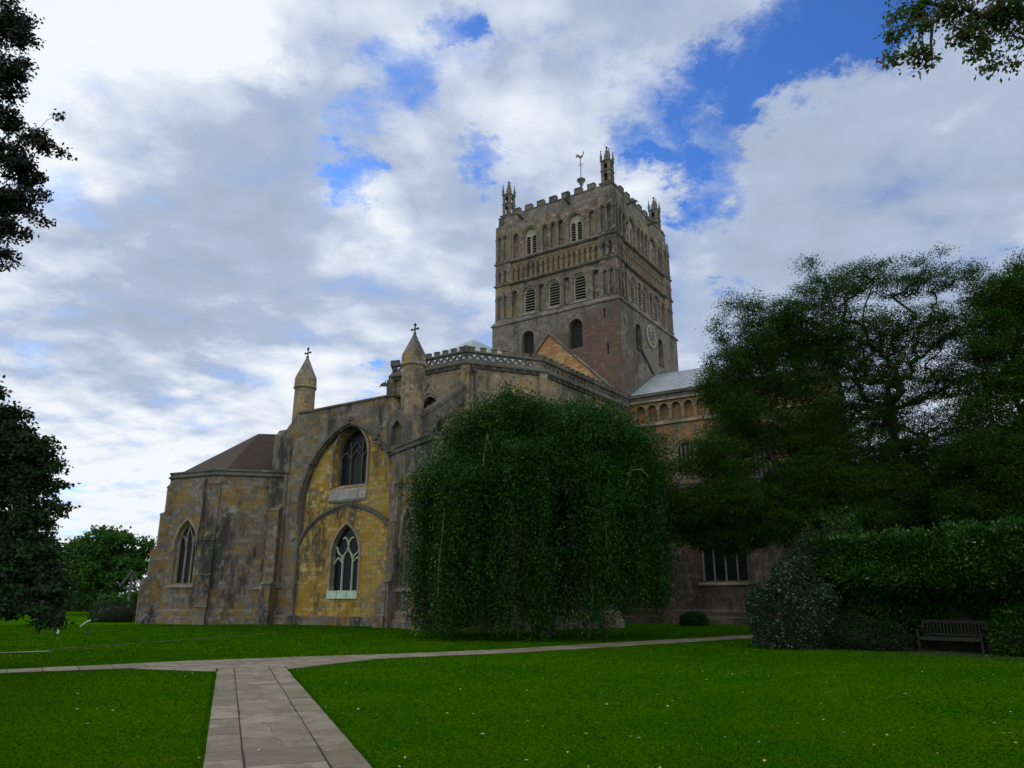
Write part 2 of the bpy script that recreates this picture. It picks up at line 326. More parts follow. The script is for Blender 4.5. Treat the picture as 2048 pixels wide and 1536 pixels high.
    def build(s, name, m, parent=None, smooth=False):
        me = bpy.data.meshes.new(name); me.from_pydata(s.v, [], s.f); me.materials.append(M[m] if isinstance(m, str) else m)
        uvl = me.uv_layers.new(name='UVMap'); data = np.zeros(len(me.loops)*2, dtype=np.float32); vv = s.v
        for p in me.polygons:
            nx, ny, nz = p.normal
            if abs(nz) < .75:
                l = math.hypot(nx, ny) or 1; tx, ty = -ny/l, nx/l; k = 1/max(.35, math.sqrt(max(0, 1-nz*nz)))
                for li in p.loop_indices:
                    q = vv[me.loops[li].vertex_index]; data[2*li] = q[0]*tx+q[1]*ty; data[2*li+1] = q[2]*k
            else:
                for li in p.loop_indices:
                    q = vv[me.loops[li].vertex_index]; data[2*li] = q[0]; data[2*li+1] = q[1]
        uvl.data.foreach_set('uv', data)
        if smooth: me.polygons.foreach_set('use_smooth', [True]*len(me.polygons))
        o = bpy.data.objects.new(name, me); COL.objects.link(o); o.parent = parent; return o
def tag(o, label=None, cat=None, group=None, kind=None):
    if label: o['label'] = label
    if cat: o['category'] = cat
    if group: o['group'] = group
    if kind: o['kind'] = kind
    return o
def empty(name, loc=(0,0,0), rz=0, parent=None, label=None, cat=None, group=None):
    o = bpy.data.objects.new(name, None); COL.objects.link(o); o.location = loc; o.rotation_euler = (0, 0, rz); o.parent = parent
    o.empty_display_size = .3; return tag(o, label, cat, group)
def copy_tree(o, parent=None):
    c = o.copy(); COL.objects.link(c); c.parent = parent
    for ch_ in [x for x in bpy.data.objects if x.parent == o]: copy_tree(ch_, c)
    return c
def arch(cu, z0, zs, hw, rise=None, n=8):
    rise = hw if rise is None else rise; pts = [(cu-hw, z0)] if z0 < zs-1e-4 else []
    if rise < hw*.999:
        L = []
        for i in range(n+1):
            t = i/n; x_ = (1-t)**2*-hw+2*t*(1-t)*-.80*hw; z_ = 2*t*(1-t)*.78*rise+t*t*rise; L.append((x_, z_))
    else:
        Rr = (hw*hw+rise*rise)/(2*hw); a1 = math.acos((hw-Rr)/Rr) if Rr else 0
        L = [(-hw+Rr+Rr*math.cos(math.pi+(a1-math.pi)*i/n), Rr*math.sin(math.pi+(a1-math.pi)*i/n)) for i in range(n+1)]
    pts += [(cu+x_, zs+z_) for x_, z_ in L]; pts += [(cu-x_, zs+z_) for x_, z_ in L[::-1][1:]]
    if z0 < zs-1e-4: pts.append((cu+hw, z0))
    return pts
# ------------------------------------------------------------------ the abbey (local x = east, y = north, z = up)
E_DIR = Vector((-.552, -.834)).normalized(); N_DIR = Vector((-E_DIR.y, E_DIR.x)); TC = Vector((8.0, 75.6))
def chp(x, y): d = Vector((x, y))-TC; return (d.dot(E_DIR), d.dot(N_DIR))
A = empty('abbey_church', (TC.x, TC.y, 0), math.atan2(E_DIR.y, E_DIR.x), None,
          'large medieval stone abbey with square central tower, lead roofs and pointed chapels across the lawn', 'church')
FR4 = [Fr((0,0,0), (0,1,0), (1,0,0)), Fr((0,0,0), (-1,0,0), (0,1,0)), Fr((0,0,0), (0,-1,0), (-1,0,0)), Fr((0,0,0), (1,0,0), (0,-1,0))]

def part(mb, name, m, parent=None, label=None, smooth=False):
    o = mb.build(name, m, parent or A, smooth)
    if label: o['label'] = label
    return o
# --- tower base storey
mb = MB(); H0 = 7.25
for k, fr in enumerate(FR4):
    hs = [arch(-2.9, 24.6, 26.95, .72), arch(2.55, 24.8, 27.05, .74)]
    if k == 0: hs += [[(5.62,27.3),(5.8,27.3),(5.8,28.25),(5.62,28.25)], [(5.85,23.6),(6.03,23.6),(6.03,24.7),(5.85,24.7)]]
    if k == 1: hs = [arch(-3.0, 24.7, 26.95, .68), arch(2.5, 24.6, 27.0, .68)]
    mb.panel(fr, [(-H0+.6, 8), (H0, 8), (H0, 28.9), (-H0+.6, 28.9)], hs, H0-.6, H0)
part(mb, 'tower_base_wall', 'tower_base', label='plain lower storey of red sandstone and grey stone')
mb = MB()
for k, fr in enumerate(FR4):
    for cu in ((-2.9, 2.55), (-3.0, 2.5))[k % 2 if k < 2 else 0]:
        o = MB(); o.fbox(fr, cu-.8, cu+.8, 24.4, 27.9, H0-.62, H0-.5); o.build('window_opening', 'void', A)
    if k == 0:
        o = MB(); o.fbox(fr, 5.5, 6.2, 23.4, 28.4, H0-.62, H0-.4); o.build('arrow_slit', 'void', A)
# sloping set-off and string
sb = MB(); sb.sq((0,0,0), [(7.2,28.8),(7.38,28.86),(7.38,29.0),(7.05,29.45),(6.5,29.45)]); part(sb, 'string_course', 'tower_band')
# --- upper storeys
skin = MB(); mold = MB(); core = MB()
core.bx((-6.3,-6.3,29), (6.3,6.3,41.0))
def shaft(fr, u, z0, z1, w_, r=.07, cap=True):
    mold.tube([fr.p(u, z0, w_), fr.p(u, z1, w_)], r, 6)
    if cap: mold.fbox(fr, u-r*1.7, u+r*1.7, z1-.02, z1+.16, w_-r*1.7, w_+r*1.7); mold.fbox(fr, u-r*1.6, u+r*1.6, z0, z0+.13, w_-r*1.6, w_+r*1.6)
def arc_m(fr, cu, zs, r, w_, tr=.07, n=10, rise=None):
    mold.tube([fr.p(u, v, w_) for u, v in arch(cu, zs, zs, r, rise, n)], tr, 5)
CW = 6.84
for k, fr in enumerate(FR4):
    # storey with three louvred openings
    hs = []; wins = [-2.92, 0, 2.92]
    for cu in wins: hs.append(arch(cu, 29.75, 31.95, .72))
    for cu in (-4.72, -1.46, 1.46, 4.72): hs.append(arch(cu, 29.6, 32.2, .36))
    skin.panel(fr, [(-5.3, 29.3), (5.3, 29.3), (5.3, 33.35), (-5.3, 33.35)], hs, CW-.5, CW)
    mold_back = MB()
    for cu in (-4.72, -1.46, 1.46, 4.72): skin.fbox(fr, cu-.42, cu+.42, 29.4, 32.8, CW-.48, CW-.36)
    for cu in wins:
        for s_ in (-1, 1): shaft(fr, cu+s_*.84, 29.55, 31.85, CW+.03, .085)
        for rr in (.80, .98): arc_m(fr, cu, 31.98, rr, CW+.04, .08, 12)
    for cu in (-4.72, -1.46, 1.46, 4.72):
        for s_ in (-1, 1): shaft(fr, cu+s_*.42, 29.55, 32.1, CW+.02, .06)
        arc_m(fr, cu, 32.22, .46, CW+.04, .07)
    # interlaced arcade storey
    hs = []; P_ = .605; us = [(-8+i)*P_ for i in range(17)]
    for u in us: hs.append(arch(u, 33.7, 34.80, .17, .46, 5))
    ar = MB(); ar.panel(fr, [(-5.3, 33.35), (5.3, 33.35), (5.3, 35.95), (-5.3, 35.95)], hs, CW-.4, CW)
    ar.fbox(fr, -5.25, 5.25, 33.5, 35.6, CW-.39, CW-.30); part(ar, 'interlaced_arcade', 'arcade')
    for i in range(18):
        u = (-8.5+i)*P_; shaft(fr, u, 33.62, 34.75, CW+.02, .065)
        if i < 16: arc_m(fr, (-7.5+i)*P_, 34.92, P_, CW+.03+.02*(i % 2), .05, 10)
    # bell storey
    hs = []
    for cu in (-2.72, 2.66): hs.append(arch(cu, 36.2, 38.45, .76))
    nb = [-4.55, -.95, 0, .95, 4.5]
    for cu in nb: hs.append(arch(cu, 36.3, 38.75, .33))
    skin.panel(fr, [(-5.3, 35.95), (5.3, 35.95), (5.3, 40.3), (-5.3, 40.3)], hs, CW-.5, CW)
    for cu in nb:
        skin.fbox(fr, cu-.38, cu+.38, 36.1, 39.2, CW-.48, CW-.34)
        for s_ in (-1, 1): shaft(fr, cu+s_*.40, 36.15, 38.65, CW+.02, .06)
        arc_m(fr, cu, 38.78, .45, CW+.04, .07)
    for cu in (-2.72, 2.66):
        for s_ in (-1, 1): shaft(fr, cu+s_*.90, 36.15, 38.35, CW+.03, .085)
        for rr in (.88, 1.08): arc_m(fr, cu, 38.48, rr, CW+.05, .085, 14)
    # corner piers
    PW = 7.04
    for z0, z1, n_, zs, hw, ri in ((29.3, 33.35, 2, 32.0, .20, .2), (33.35, 35.95, 2, 34.8, .16, .38), (35.95, 40.25, 2, 38.9, .22, .22)):
        for sd in (-1, 1):
            a, b = (-PW+.24, -5.28) if sd < 0 else (5.28, PW); hs = []
            for q in (-.36, .36): hs.append(arch(sd*6.15+q, z0+.35, zs, hw, ri, 5))
            band = MB(); band.panel(fr, [(a, z0), (b, z0), (b, z1), (a, z1)], hs, PW-.24, PW)
            part(band, 'corner_pier_face', 'tower')
            for q in (-.68, 0, .68): shaft(fr, sd*6.15+q, z0+.28, zs-.05, PW+.02, .065)
            for q in (-.36, .36): arc_m(fr, sd*6.15+q, zs+.04, hw+.14, PW+.03, .06, 8, ri+.14)
            shaft(fr, sd*5.22, z0+.1, z1-.2, CW+.1, .10, False)
for sx in (-1, 1):
    for sy in (-1, 1): core.bx((sx*5.3, sy*5.3, 29.1), (sx*6.81, sy*6.81, 40.24))
part(skin, 'tower_wall', 'tower', label='tower wall carved with round headed blind arcades')
part(core, 'tower_core', 'tower_band'); part(mold, 'arcade_moulding', 'shaft')
for z, h in ((33.4, 7.05), (35.92, 7.03)):
    sb = MB(); sb.sq((0,0,0), [(h-.2, z-.16), (h+.06, z-.08), (h+.16, z+.02), (h+.16, z+.1), (h-.1, z+.24)]); part(sb, 'string_course', 'tower_band')
# parapet storey
pb = MB()
pb.sq((0,0,0), [(6.6,40.24),(6.83,40.25),(6.80,41.35),(6.5,41.36)])
for sx in (-1, 1):
    for sy in (-1, 1): pb.sq((sx*6.19, sy*6.19, 0), [(.84,40.24),(.86,40.3),(.62,40.62),(.5,40.62)])
for fr in FR4:
    pb.fbox(fr, -6.5, 6.78, 41.3, 41.5, 6.48, 6.80); pb.fbox(fr, -6.55, 6.86, 41.5, 41.56, 6.42, 6.87)
    for i in range(7):
        u = -4.5+i*1.5; pb.fbox(fr, u-.36, u+.36, 41.56, 42.08, 6.46, 6.81); pb.fbox(fr, u-.42, u+.42, 42.08, 42.17, 6.40, 6.88)
        pb.fbox(fr, u-.42, u-.34, 41.60, 42.1, 6.42, 6.87); pb.fbox(fr, u+.34, u+.42, 41.60, 42.1, 6.42, 6.87)
part(pb, 'battlemented_parapet', 'tower_band')
rf = MB(); rf.sq((0,0,0), [(6.45,41.0),(.4,42.6)]); part(rf, 'tower_roof', 'lead')
# louvred windows
for k, fr in enumerate(FR4):
    for cu in (-2.92, 0, 2.92):
        f = MB(); f.bar(fr, arch(cu, 29.75, 31.95, .66, None, 8), .06, CW-.40, CW-.10); f.fbox(fr, cu-.7, cu+.7, 29.6, 29.76, CW-.4, CW+.12)
        wn = f.build('belfry_window', 'palestone', A)
        b = MB(); b.fbox(fr, cu-.72, cu+.72, 29.7, 32.7, CW-.49, CW-.44); b.build('dark_opening', 'void', wn)
        l = MB()
        for i in range(9):
            z = 29.92+i*.30; hw_ = .61 if z < 32.0 else math.sqrt(max(.02, .61**2-(z-31.95)**2))
            l.fwedge(fr, cu-hw_, cu+hw_, [(CW-.42, z+.13), (CW-.38, z+.19), (CW-.13, z+.07), (CW-.16, z)])
        l.build('louvres', 'louvre', wn)
    for cu in (-2.72, 2.66):
        f = MB(); ol = arch(cu, 36.15, 38.45, .78); lt = [arch(cu+s_*.36, 36.35, 38.15, .25, None, 6) for s_ in (-1, 1)]
        f.panel(fr, ol, lt, CW-.32, CW-.16); wn = f.build('belfry_window', 'palestone', A); wn['label'] = 'pale two-light bell opening under a round arch'
        b = MB(); b.fbox(fr, cu-.74, cu+.74, 36.2, 38.9, CW-.49, CW-.45); b.build('dark_opening', 'void', wn)
        l = MB()
        for s_ in (-1, 1):
            for i in range(7):
                z = 36.42+i*.275; l.fwedge(fr, cu+s_*.36-.25, cu+s_*.36+.25, [(CW-.44, z+.12), (CW-.41, z+.17), (CW-.21, z+.05), (CW-.24, z)])
        l.build('louvres', 'louvre', wn)
# corner pinnacles
def pinnacle():
    p = MB(); c = (0, 0, 0)
    p.sq(c, [(.66,0),(.66,1.35),(.74,1.45),(.78,1.52),(.62,1.62),(.5,1.62)])
    for z0, z1 in ((1.62, 2.85), (2.95, 3.95)):
        for sx in (-1, 1):
            for sy in (-1, 1): p.box((sx*.42, sy*.42, (z0+z1)/2), (.2, .2, z1-z0))
        for fr in FR4:
            f2 = Fr((0,0,0), fr.u, fr.w)
            hs = [arch(s_*.165, z0+.12, z1-.45, .115, .2, 4) for s_ in (-1, 1)]
            p.panel(f2, [(-.40, z0), (.40, z0), (.40, z1), (-.40, z1)], [arch(0, z0+.1, z1-.42, .20, .24, 5)], .36, .49)
        p.sq(c, [(.5,z1-.04),(.60,z1+.02),(.60,z1+.07),(.5,z1+.12)])
    o = p.build('pinnacle', 'tower_band', A)
    s_ = MB(); s_.lathe(c, [(.40,4.0),(.30,4.5),(.2,5.0),(.08,5.45),(.05,5.5),(.13,5.58),(.13,5.68),(.03,5.74)], 8, .39)
    for i in range(4):
        for j in range(4):
            t = math.pi/4+i*math.pi/2; r = .36-j*.075; s_.box((r*math.cos(t), r*math.sin(t), 4.25+j*.32), (.1,.1,.12), t)
    s_.build('spirelet', 'tower_band', o)
    for sx in (-1, 1):
        for sy in (-1, 1):
            q = MB(); q.sq((sx*.47, sy*.47, 0), [(.09,3.95),(.09,4.35),(.13,4.39),(.10,4.45),(.025,5.05),(.055,5.1),(.055,5.16),(.01,5.22)]); q.build('small_finial', 'tower_band', o)
    return o
pn = pinnacle(); pn.scale = (.96, .96, 1.05); pn.location = (6.02, 6.02, 40.3)
for sx, sy in ((1,-1), (-1,1), (-1,-1)):
    c = copy_tree(pn, A); c.location = (sx*6.02, sy*6.02, 40.3)
# gargoyles
def gargoyle(fr, u, v, w_, ln, name='gargoyle', m='dark'):
    g = MB(); g.tube([fr.p(u, v-.1, w_-.2), fr.p(u, v, w_+ln*.45), fr.p(u, v+.06, w_+ln*.8), fr.p(u, v-.02, w_+ln)], [.19, .15, .17, .09], 6)
    g.tube([fr.p(u-.12, v+.12, w_+ln*.5), fr.p(u-.22, v+.28, w_+ln*.35)], [.07, .02], 5); g.tube([fr.p(u+.12, v+.12, w_+ln*.5), fr.p(u+.22, v+.28, w_+ln*.35)], [.07, .02], 5)
    g.tube([fr.p(u, v-.05, w_+ln), fr.p(u, v-.14, w_+ln*1.15)], [.05, .03], 5)
    return g.build(name, m, A)
for fr in FR4[:2]:
    for u in ((-3.75, 2.0) if fr is FR4[0] else (-3.4, 1.9)): gargoyle(fr, u, 40.75, 6.8, 1.15)
# weathercock
wc = MB(); wc.lathe((0,-.15,0), [(.13,42.2),(.13,46.7),(.18,46.9),(.30,47.25),(.52,47.5),(.52,47.62),(.2,47.75),(.06,48.0)], 8)
cock = part(wc, 'weathervane_post', 'oldlead', label='stone shaft with a bowl carrying the weathercock')
q = MB(); q.tube([(0,-.15,47.6), (0,-.15,50.35)], .05, 6); q.tube([(0,-.55,49.55),(0,.25,49.55)], .02, 5); q.tube([(-.4,-.15,49.55),(.4,-.15,49.55)], .02, 5); q.build('pole', 'darkwood', cock)
fc = Fr((0,-.15,0), (0,1,0), (1,0,0))
body = [(.05,50.35),(.25,50.45),(.38,50.6),(.42,50.85),(.52,50.98),(.62,50.95),(.56,51.08),(.56,51.35),(.50,51.36),(.47,51.14),(.40,51.05),(.3,50.82),(.05,50.78),(-.15,50.9),(-.3,51.12),(-.5,51.2),(-.72,51.08),(-.6,51.02),(-.78,50.85),(-.6,50.88),(-.7,50.68),(-.45,50.78),(-.3,50.6),(-.12,50.42)]
q = MB(); q.panel(fc, [(u*.82, 50.4+(v-50.4)*.82) for u, v in body], [], -.03, .03); q.build('weathercock', 'brass', cock)
# old roof gable mark on the east face
ga = MB(); F0 = FR4[0]
def strip(mbx, fr, a, b, hw, w0, w1): mbx.bar(fr, [a, b], hw, w0, w1)
ga.bar(F0, [(-7.0,19.6),(-.33,26.9),(7.0,19.6)], .10, H0, H0+.28)
part(ga, 'gable_coping', 'tower_band', label='stone coping of an old steep choir roof')
ga = MB(); ga.panel(F0, [(-6.8,19.5),(-.33,26.65),(6.8,19.5)], [], H0+.002, H0+.09); part(ga, 'gable_infill', 'orange', label='orange rubble filling inside the gable mark')
# north face: roof scar
F1 = FR4[1]
ga = MB(); ga.panel(F1, [(-4.9,20.2),(-3.05,24.75),(.25,23.2),(-.6,22.6)], [], H0+.002, H0+.07); part(ga, 'roof_scar', 'tower_band')
ga = MB(); ga.bar(F1, [(-3.05,25.1),(.3,22.95)], .09, H0, H0+.28); part(ga, 'roof_scar_ledge', 'oldlead')
# clock
dm = MB(); cz, ce = 27.15, -.15; cpos = Vector((-ce*-1, 0, 0))
def ring(mbx, fr, cu, cv, r0, r1, w0, w1, n=32):
    mbx.panel(fr, [(cu+r1*math.cos(2*math.pi*i/n), cv+r1*math.sin(2*math.pi*i/n)) for i in range(n)], [[(cu+r0*math.cos(2*math.pi*i/n), cv+r0*math.sin(2*math.pi*i/n)) for i in range(n)]] if r0 else [], w0, w1)
ring(dm, F1, ce, cz, 0, 1.12, H0, H0+.12); clk = part(dm, 'clock', 'dial', label='round tower clock with blue-black dial and gilt numerals')
q = MB(); ring(q, F1, ce, cz, 1.06, 1.17, H0+.08, H0+.16); ring(q, F1, ce, cz, .62, .66, H0+.12, H0+.145); q.build('clock_rim', 'gold', clk)
q = MB()
def rbar(r0, r1, ang, off, hw):
    d = Vector((math.sin(ang), math.cos(ang))); t = Vector((d.y, -d.x))
    q.bar(F1, [(ce+d.x*r0+t.x*off, cz+d.y*r0+t.y*off), (ce+d.x*r1+t.x*off, cz+d.y*r1+t.y*off)], hw, H0+.12, H0+.15)
NUM = ['XII','I','II','III','IIII','V','VI','VII','VIII','IX','X','XI']
for i, s_ in enumerate(NUM):
    a = i*math.pi/6; wd = {'I': .055, 'V': .10, 'X': .10}; tot = sum(wd[c] for c in s_)*.95; o_ = -tot/2
    for c in s_:
        x_ = o_+wd[c]*.95/2; o_ += wd[c]*.95
        d = Vector((math.sin(a), math.cos(a))); t = Vector((d.y, -d.x)); P2 = lambda off, r_: (ce+d.x*r_+t.x*off, cz+d.y*r_+t.y*off)
        if c == 'I': q.bar(F1, [P2(x_, .70), P2(x_, 1.02)], .018, H0+.12, H0+.15)
        if c == 'V': q.bar(F1, [P2(x_-.042, 1.02), P2(x_, .70), P2(x_+.042, 1.02)], .015, H0+.12, H0+.15)
        if c == 'X': q.bar(F1, [P2(x_-.042, 1.02), P2(x_+.042, .70)], .016, H0+.12, H0+.15); q.bar(F1, [P2(x_+.042, 1.02), P2(x_-.042, .70)], .016, H0+.122, H0+.152)
q.build('numerals', 'gold', clk)
q = MB(); rbar(-.2, .95, R(-8), 0, .035); q.build('minute_hand', 'gold', clk)
q = MB(); rbar(-.15, .60, R(-3), 0, .06); q.build('hour_hand', 'gold', clk)

# --- choir (polygonal apse with pierced parapet)
CP = [(7.0, 7.45), (20.6, 6.8), (25.55, 3.3), (25.8, -3.7), (20.6, -7.4), (7.0, -7.8)]
def offset_poly(poly, d, closed=True):
    n = len(poly); out = []
    for i in range(n):
        p = Vector(poly[i]); a = Vector(poly[i-1]) if (i > 0 or closed) else None; b = Vector(poly[(i+1) % n]) if (i < n-1 or closed) else None
        ns = []
        for u, v in ((a, p), (p, b)):
            if u is not None and v is not None: e_ = (v-u).normalized(); ns.append(Vector((e_.y, -e_.x)))
        m_ = sum(ns, Vector((0, 0))).normalized(); k = 1/max(.4, m_.dot(ns[0])); out.append((p.x+m_.x*d*k, p.y+m_.y*d*k))
    return out
def ringband(mbx, path, prof):    # prof list of (offset outward, z) closed section, swept along an open path (outward on the right)
    L = [offset_poly(path, d, False) for d, z in prof]; n = len(path); m_ = len(prof); vs = [(L[j][i][0], L[j][i][1], prof[j][1]) for i in range(n) for j in range(m_)]
    fs = [(i*m_+j, (i+1)*m_+j, (i+1)*m_+(j+1) % m_, i*m_+(j+1) % m_) for i in range(n-1) for j in range(m_)]
    fs += [tuple(range(m_)), tuple((n-1)*m_+j for j in range(m_))[::-1]]; mbx.add(vs, fs)
CPo = CP[::-1]     # walking so that outward is on the right-hand side: south -> east -> north
# orientation check: outward normal of edge a->b is (uy,-ux)
PATH = CPo
cw = MB(); info = []
for i in range(len(PATH)-1):
    fr, L = fr_edge(PATH[i], PATH[i+1]); hs = []
    if i == 2: cs = [L/2+.15]
    elif i == 1 or i == 3: cs = [L/2]
    else: cs = [L*.28, L*.72]
    for cu in cs:
        hs.append(arch(cu, 11.0, 14.5, 1.45, 1.95, 8)); info.append((fr, cu, i))
    if i == 4: hs.append([(1.2,15.2),(1.45,15.2),(1.45,16.4),(1.2,16.4)])
    cw.panel(fr, [(0, 5), (L, 5), (L, 18.2), (0, 18.2)], hs, -.7, 0)
part(cw, 'choir_wall', 'choir')
for fr, cu, i in info:
    f = MB(); ap = arch(cu, 11.0, 14.5, 1.38, 1.88, 8); f.bar(fr, ap, .09, -.5, .0); f.bar(fr, arch(cu, 14.4, 14.5, 1.56, 2.08, 8), .08, 0, .1)
    f.bar(fr, [(cu-1.9,14.5),(cu,17.45),(cu+1.9,14.5)], .08, 0, .14)
    wn = f.build('choir_window', 'trim', A)
    g = MB(); g.panel(fr, arch(cu, 10.95, 14.5, 1.46, 1.96, 8), [], -.5, -.46); g.build('glass', 'glass', wn)
    t_ = MB()
    for s_ in (-.47, .47): t_.bar(fr, [(cu+s_, 11), (cu+s_, 14.6), (cu+s_*1.25, 15.2), (cu+s_*.6, 15.7)], .05, -.46, -.3)
    for s_ in (-1, 1): t_.bar(fr, [(cu+s_*1.3,14.5),(cu+s_*.95,15.1),(cu+s_*.5,14.6)], .04, -.46, -.32)
    t_.bar(fr, [(cu-.47,14.5),(cu,15.2),(cu+.47,14.5)], .04, -.46, -.32); t_.build('tracery', 'mull', wn)
pb = MB(); ringband(pb, PATH, [(-.1,17.9),(.06,17.95),(.18,18.15),(.30,18.22),(.30,18.36),(.16,18.5),(.12,18.62),(-.14,18.62),(-.14,18.2)])
ringband(pb, PATH, [(.10,19.12),(.16,19.16),(.16,19.26),(.12,19.30),(-.14,19.30),(-.14,19.12)])
bs = MB()
for i in range(len(PATH)-1):
    fr, L = fr_edge(PATH[i], PATH[i+1]); n = max(4, round(L/.58)); p_ = L/n; hs = []
    for j in range(n):
        c = (j+.5)*p_
        hs.append([(c-.20,18.68),(c+.20,18.68),(c+.10,18.84),(c,18.93),(c-.10,18.84)])
        if j < n-1:
            c2 = c+p_/2; hs.append([(c2-.19,19.07),(c2-.10,18.92),(c2,18.82),(c2+.10,18.92),(c2+.19,19.07)])
    pb.panel(fr, [(0.02,18.6),(L-.02,18.6),(L-.02,19.14),(.02,19.14)], hs, -.08, .05)
    m_ = max(3, round(L/.82))
    for j in range(m_):
        c = (j+.5)*L/m_; pb.fbox(fr, c-.2, c+.2, 19.29, 19.56, -.12, .10); pb.fbox(fr, c-.23, c+.23, 19.56, 19.61, -.15, .13)
    for j in range(int(L/.8)):     # carved bosses in the cornice
        c = (j+.6)*.8; bs.fbox(fr, c-.12, c+.12, 17.98, 18.18, .02, .22)
for (x_, y_) in PATH[1:-1]: pb.box((x_, y_, 19.43), (.34, .34, .40), .5)
pr = part(pb, 'pierced_parapet', 'dark', label='openwork parapet with small battlements'); part(bs, 'cornice_carving', 'dark', pr)
pl_ = MB()
for i, (x_, y_) in enumerate(PATH[1:-1]):
    d = Vector((x_-15, y_)).normalized(); pl_.box((x_, y_, 12), (.62, .62, 12.2), math.atan2(d.y, d.x))
part(pl_, 'corner_pilaster', 'choir')
rf = MB(); rp = offset_poly(CP[::-1], -.3, False); ap = (20.4, 0.0, 22.3)
vs = [(x_, y_, 18.7) for x_, y_ in rp]+[ap, (7.3, 0, 21.9)]
rf.add(vs, [(5,4,6,7), (4,3,6), (3,2,6), (2,1,6), (1,0,7,6)]); part(rf, 'choir_roof', 'lead')
dp = MB(); fr, L = fr_edge(PATH[3], PATH[4]); dp.tube([fr.p(.5,18.2,.45), fr.p(.5,13,.45)], .06, 6); dp.fbox(fr, .32, .68, 17.55, 17.85, .3, .6); part(dp, 'rainwater_pipe', 'iron')
fr, L = fr_edge(PATH[2], PATH[3]); gargoyle(Fr((25.8,-3.7,0), (1,0,0), (0.25,-1,0)), 0, 17.75, .1, .9)
# --- turrets
def turret(e_, n_, zb, zt, z_ap, r, cross=True):
    t_ = MB(); t_.lathe((e_, n_, 0), [(r*1.06, zb), (r*1.0, zb+.4), (r*.96, zt-.05), (r*1.06, zt), (r*1.10, zt+.08), (r*1.04, zt+.18), (r*1.02, zt+.8), (r*.98, zt+.9)], 16)
    o = part(t_, 'stair_turret', 'choir', label='slender round turret with stone spire and cross')
    s_ = MB(); s_.lathe((e_, n_, 0), [(r*1.0, zt+.88), (r*.53, zt+.88+(z_ap-zt-.9)*.5), (.06, z_ap)], 16); s_.build('spire', 'tower_band', o)
    c = MB(); c.tube([(e_, n_, z_ap-.1), (e_, n_, z_ap+.62)], .055, 6); c.tube([(e_, n_-.27, z_ap+.32), (e_, n_+.27, z_ap+.32)], .06, 6)
    c.lathe((e_, n_, z_ap+.62), [(.03,-.08),(.10,0),(.10,.08),(.03,.16)], 8)
    for s2 in (-1, 1): c.lathe((e_, n_+s2*.27, z_ap+.32), [(.03,-.09),(.09,-.02),(.09,.04),(.03,.1)], 6)
    c.lathe((e_, n_, z_ap), [(.1,-.1),(.12,0),(.06,.1)], 8); c.build('cross', 'dark', o)
    return o
turret(30.0, -8.78, 13.6, 17.15, 19.75, .80); turret(30.0, 2.12, 10.0, 17.05, 19.5, .82)
# --- east wall with the great blocked arch
FE = Fr((31.0, 0, 0), (0,1,0), (1,0,0)); cA = -2.55
outer = arch(cA, 0.0, 7.6, 4.62, 5.85, 14); 
big = MB(); big.panel(FE, [(-9.6,0),(cA-4.62-.0,0)]+outer[1:-1]+[(cA+4.62,0),(2.7,0),(2.7,11.4),(1.2,14.9),(-8.2,14.9),(-9.6,13.6)], [], -1.0, 0)
part(big, 'east_wall', 'chapel')
cp = MB(); cp.fbox(FE, -8.0, 1.4, 14.88, 15.02, -1.06, .10); part(cp, 'wall_coping', 'dark')
hd = MB(); hd.bar(FE, arch(cA, 6.9, 7.6, 4.70, 5.95, 16), .10, -.2, .20); hd.bar(FE, arch(cA, 0, 7.6, 4.56, 5.78, 14), .055, -.3, .05)
for u, z, s_ in ((cA+2.6, 12.15, .42), (cA+3.0, 11.7, .3), (cA+.05, 13.75, .25), (cA+4.75, 8.2, .25), (cA-3.6, 11.0, .22)): hd.fbox(FE, u-s_/2, u+s_/2, z-s_/2, z+s_/2, 0, .38)
part(hd, 'great_arch_moulding', 'dark', label='broken hood mould of the great blocked arch')
up = MB(); up.panel(FE, arch(cA, 0, 7.6, 4.62, 5.85, 14), [arch(-2.70, 9.1, 11.3, 1.66, 2.08, 9), arch(-2.51, 2.15, 4.45, 1.45, 2.26, 9)], -1.05, -.30); part(up, 'upper_infill', 'yellow', label='ochre and yellow ashlar filling the great arch')
lowo = [(cA-4.55,0),(cA-4.55,5.45)]+arch(cA, 5.45, 5.45, 4.55, 2.38, 10)[1:-1]+[(cA+4.55,5.45),(cA+4.55,0)]
lo = MB(); lo.panel(FE, lowo, [arch(-2.51, 2.2, 4.45, 1.38, 2.18, 9)], -.28, -.12); part(lo, 'lower_infill', 'yellow', label='patched ochre and grey stone below the lower arch')
up2 = MB(); up2.bar(FE, arch(-2.51, 2.2, 4.45, 1.36, 2.16, 9), .09, -.14, -.07); part(up2, 'window_moulding', 'trim')
hm = MB(); hm.bar(FE, arch(cA, 5.4, 5.45, 4.48, 2.46, 12), .085, -.28, .02); hm.bar(FE, arch(cA, 5.4, 5.45, 4.36, 2.28, 12), .05, -.28, -.06); part(hm, 'lower_arch_moulding', 'dark')
# rubble plinth under the lower window
rb = MB(); rb.fbox(FE, cA-4.5, cA+4.4, 0, .55, -.2, -.04); part(rb, 'rubble_plinth', 'chapel')
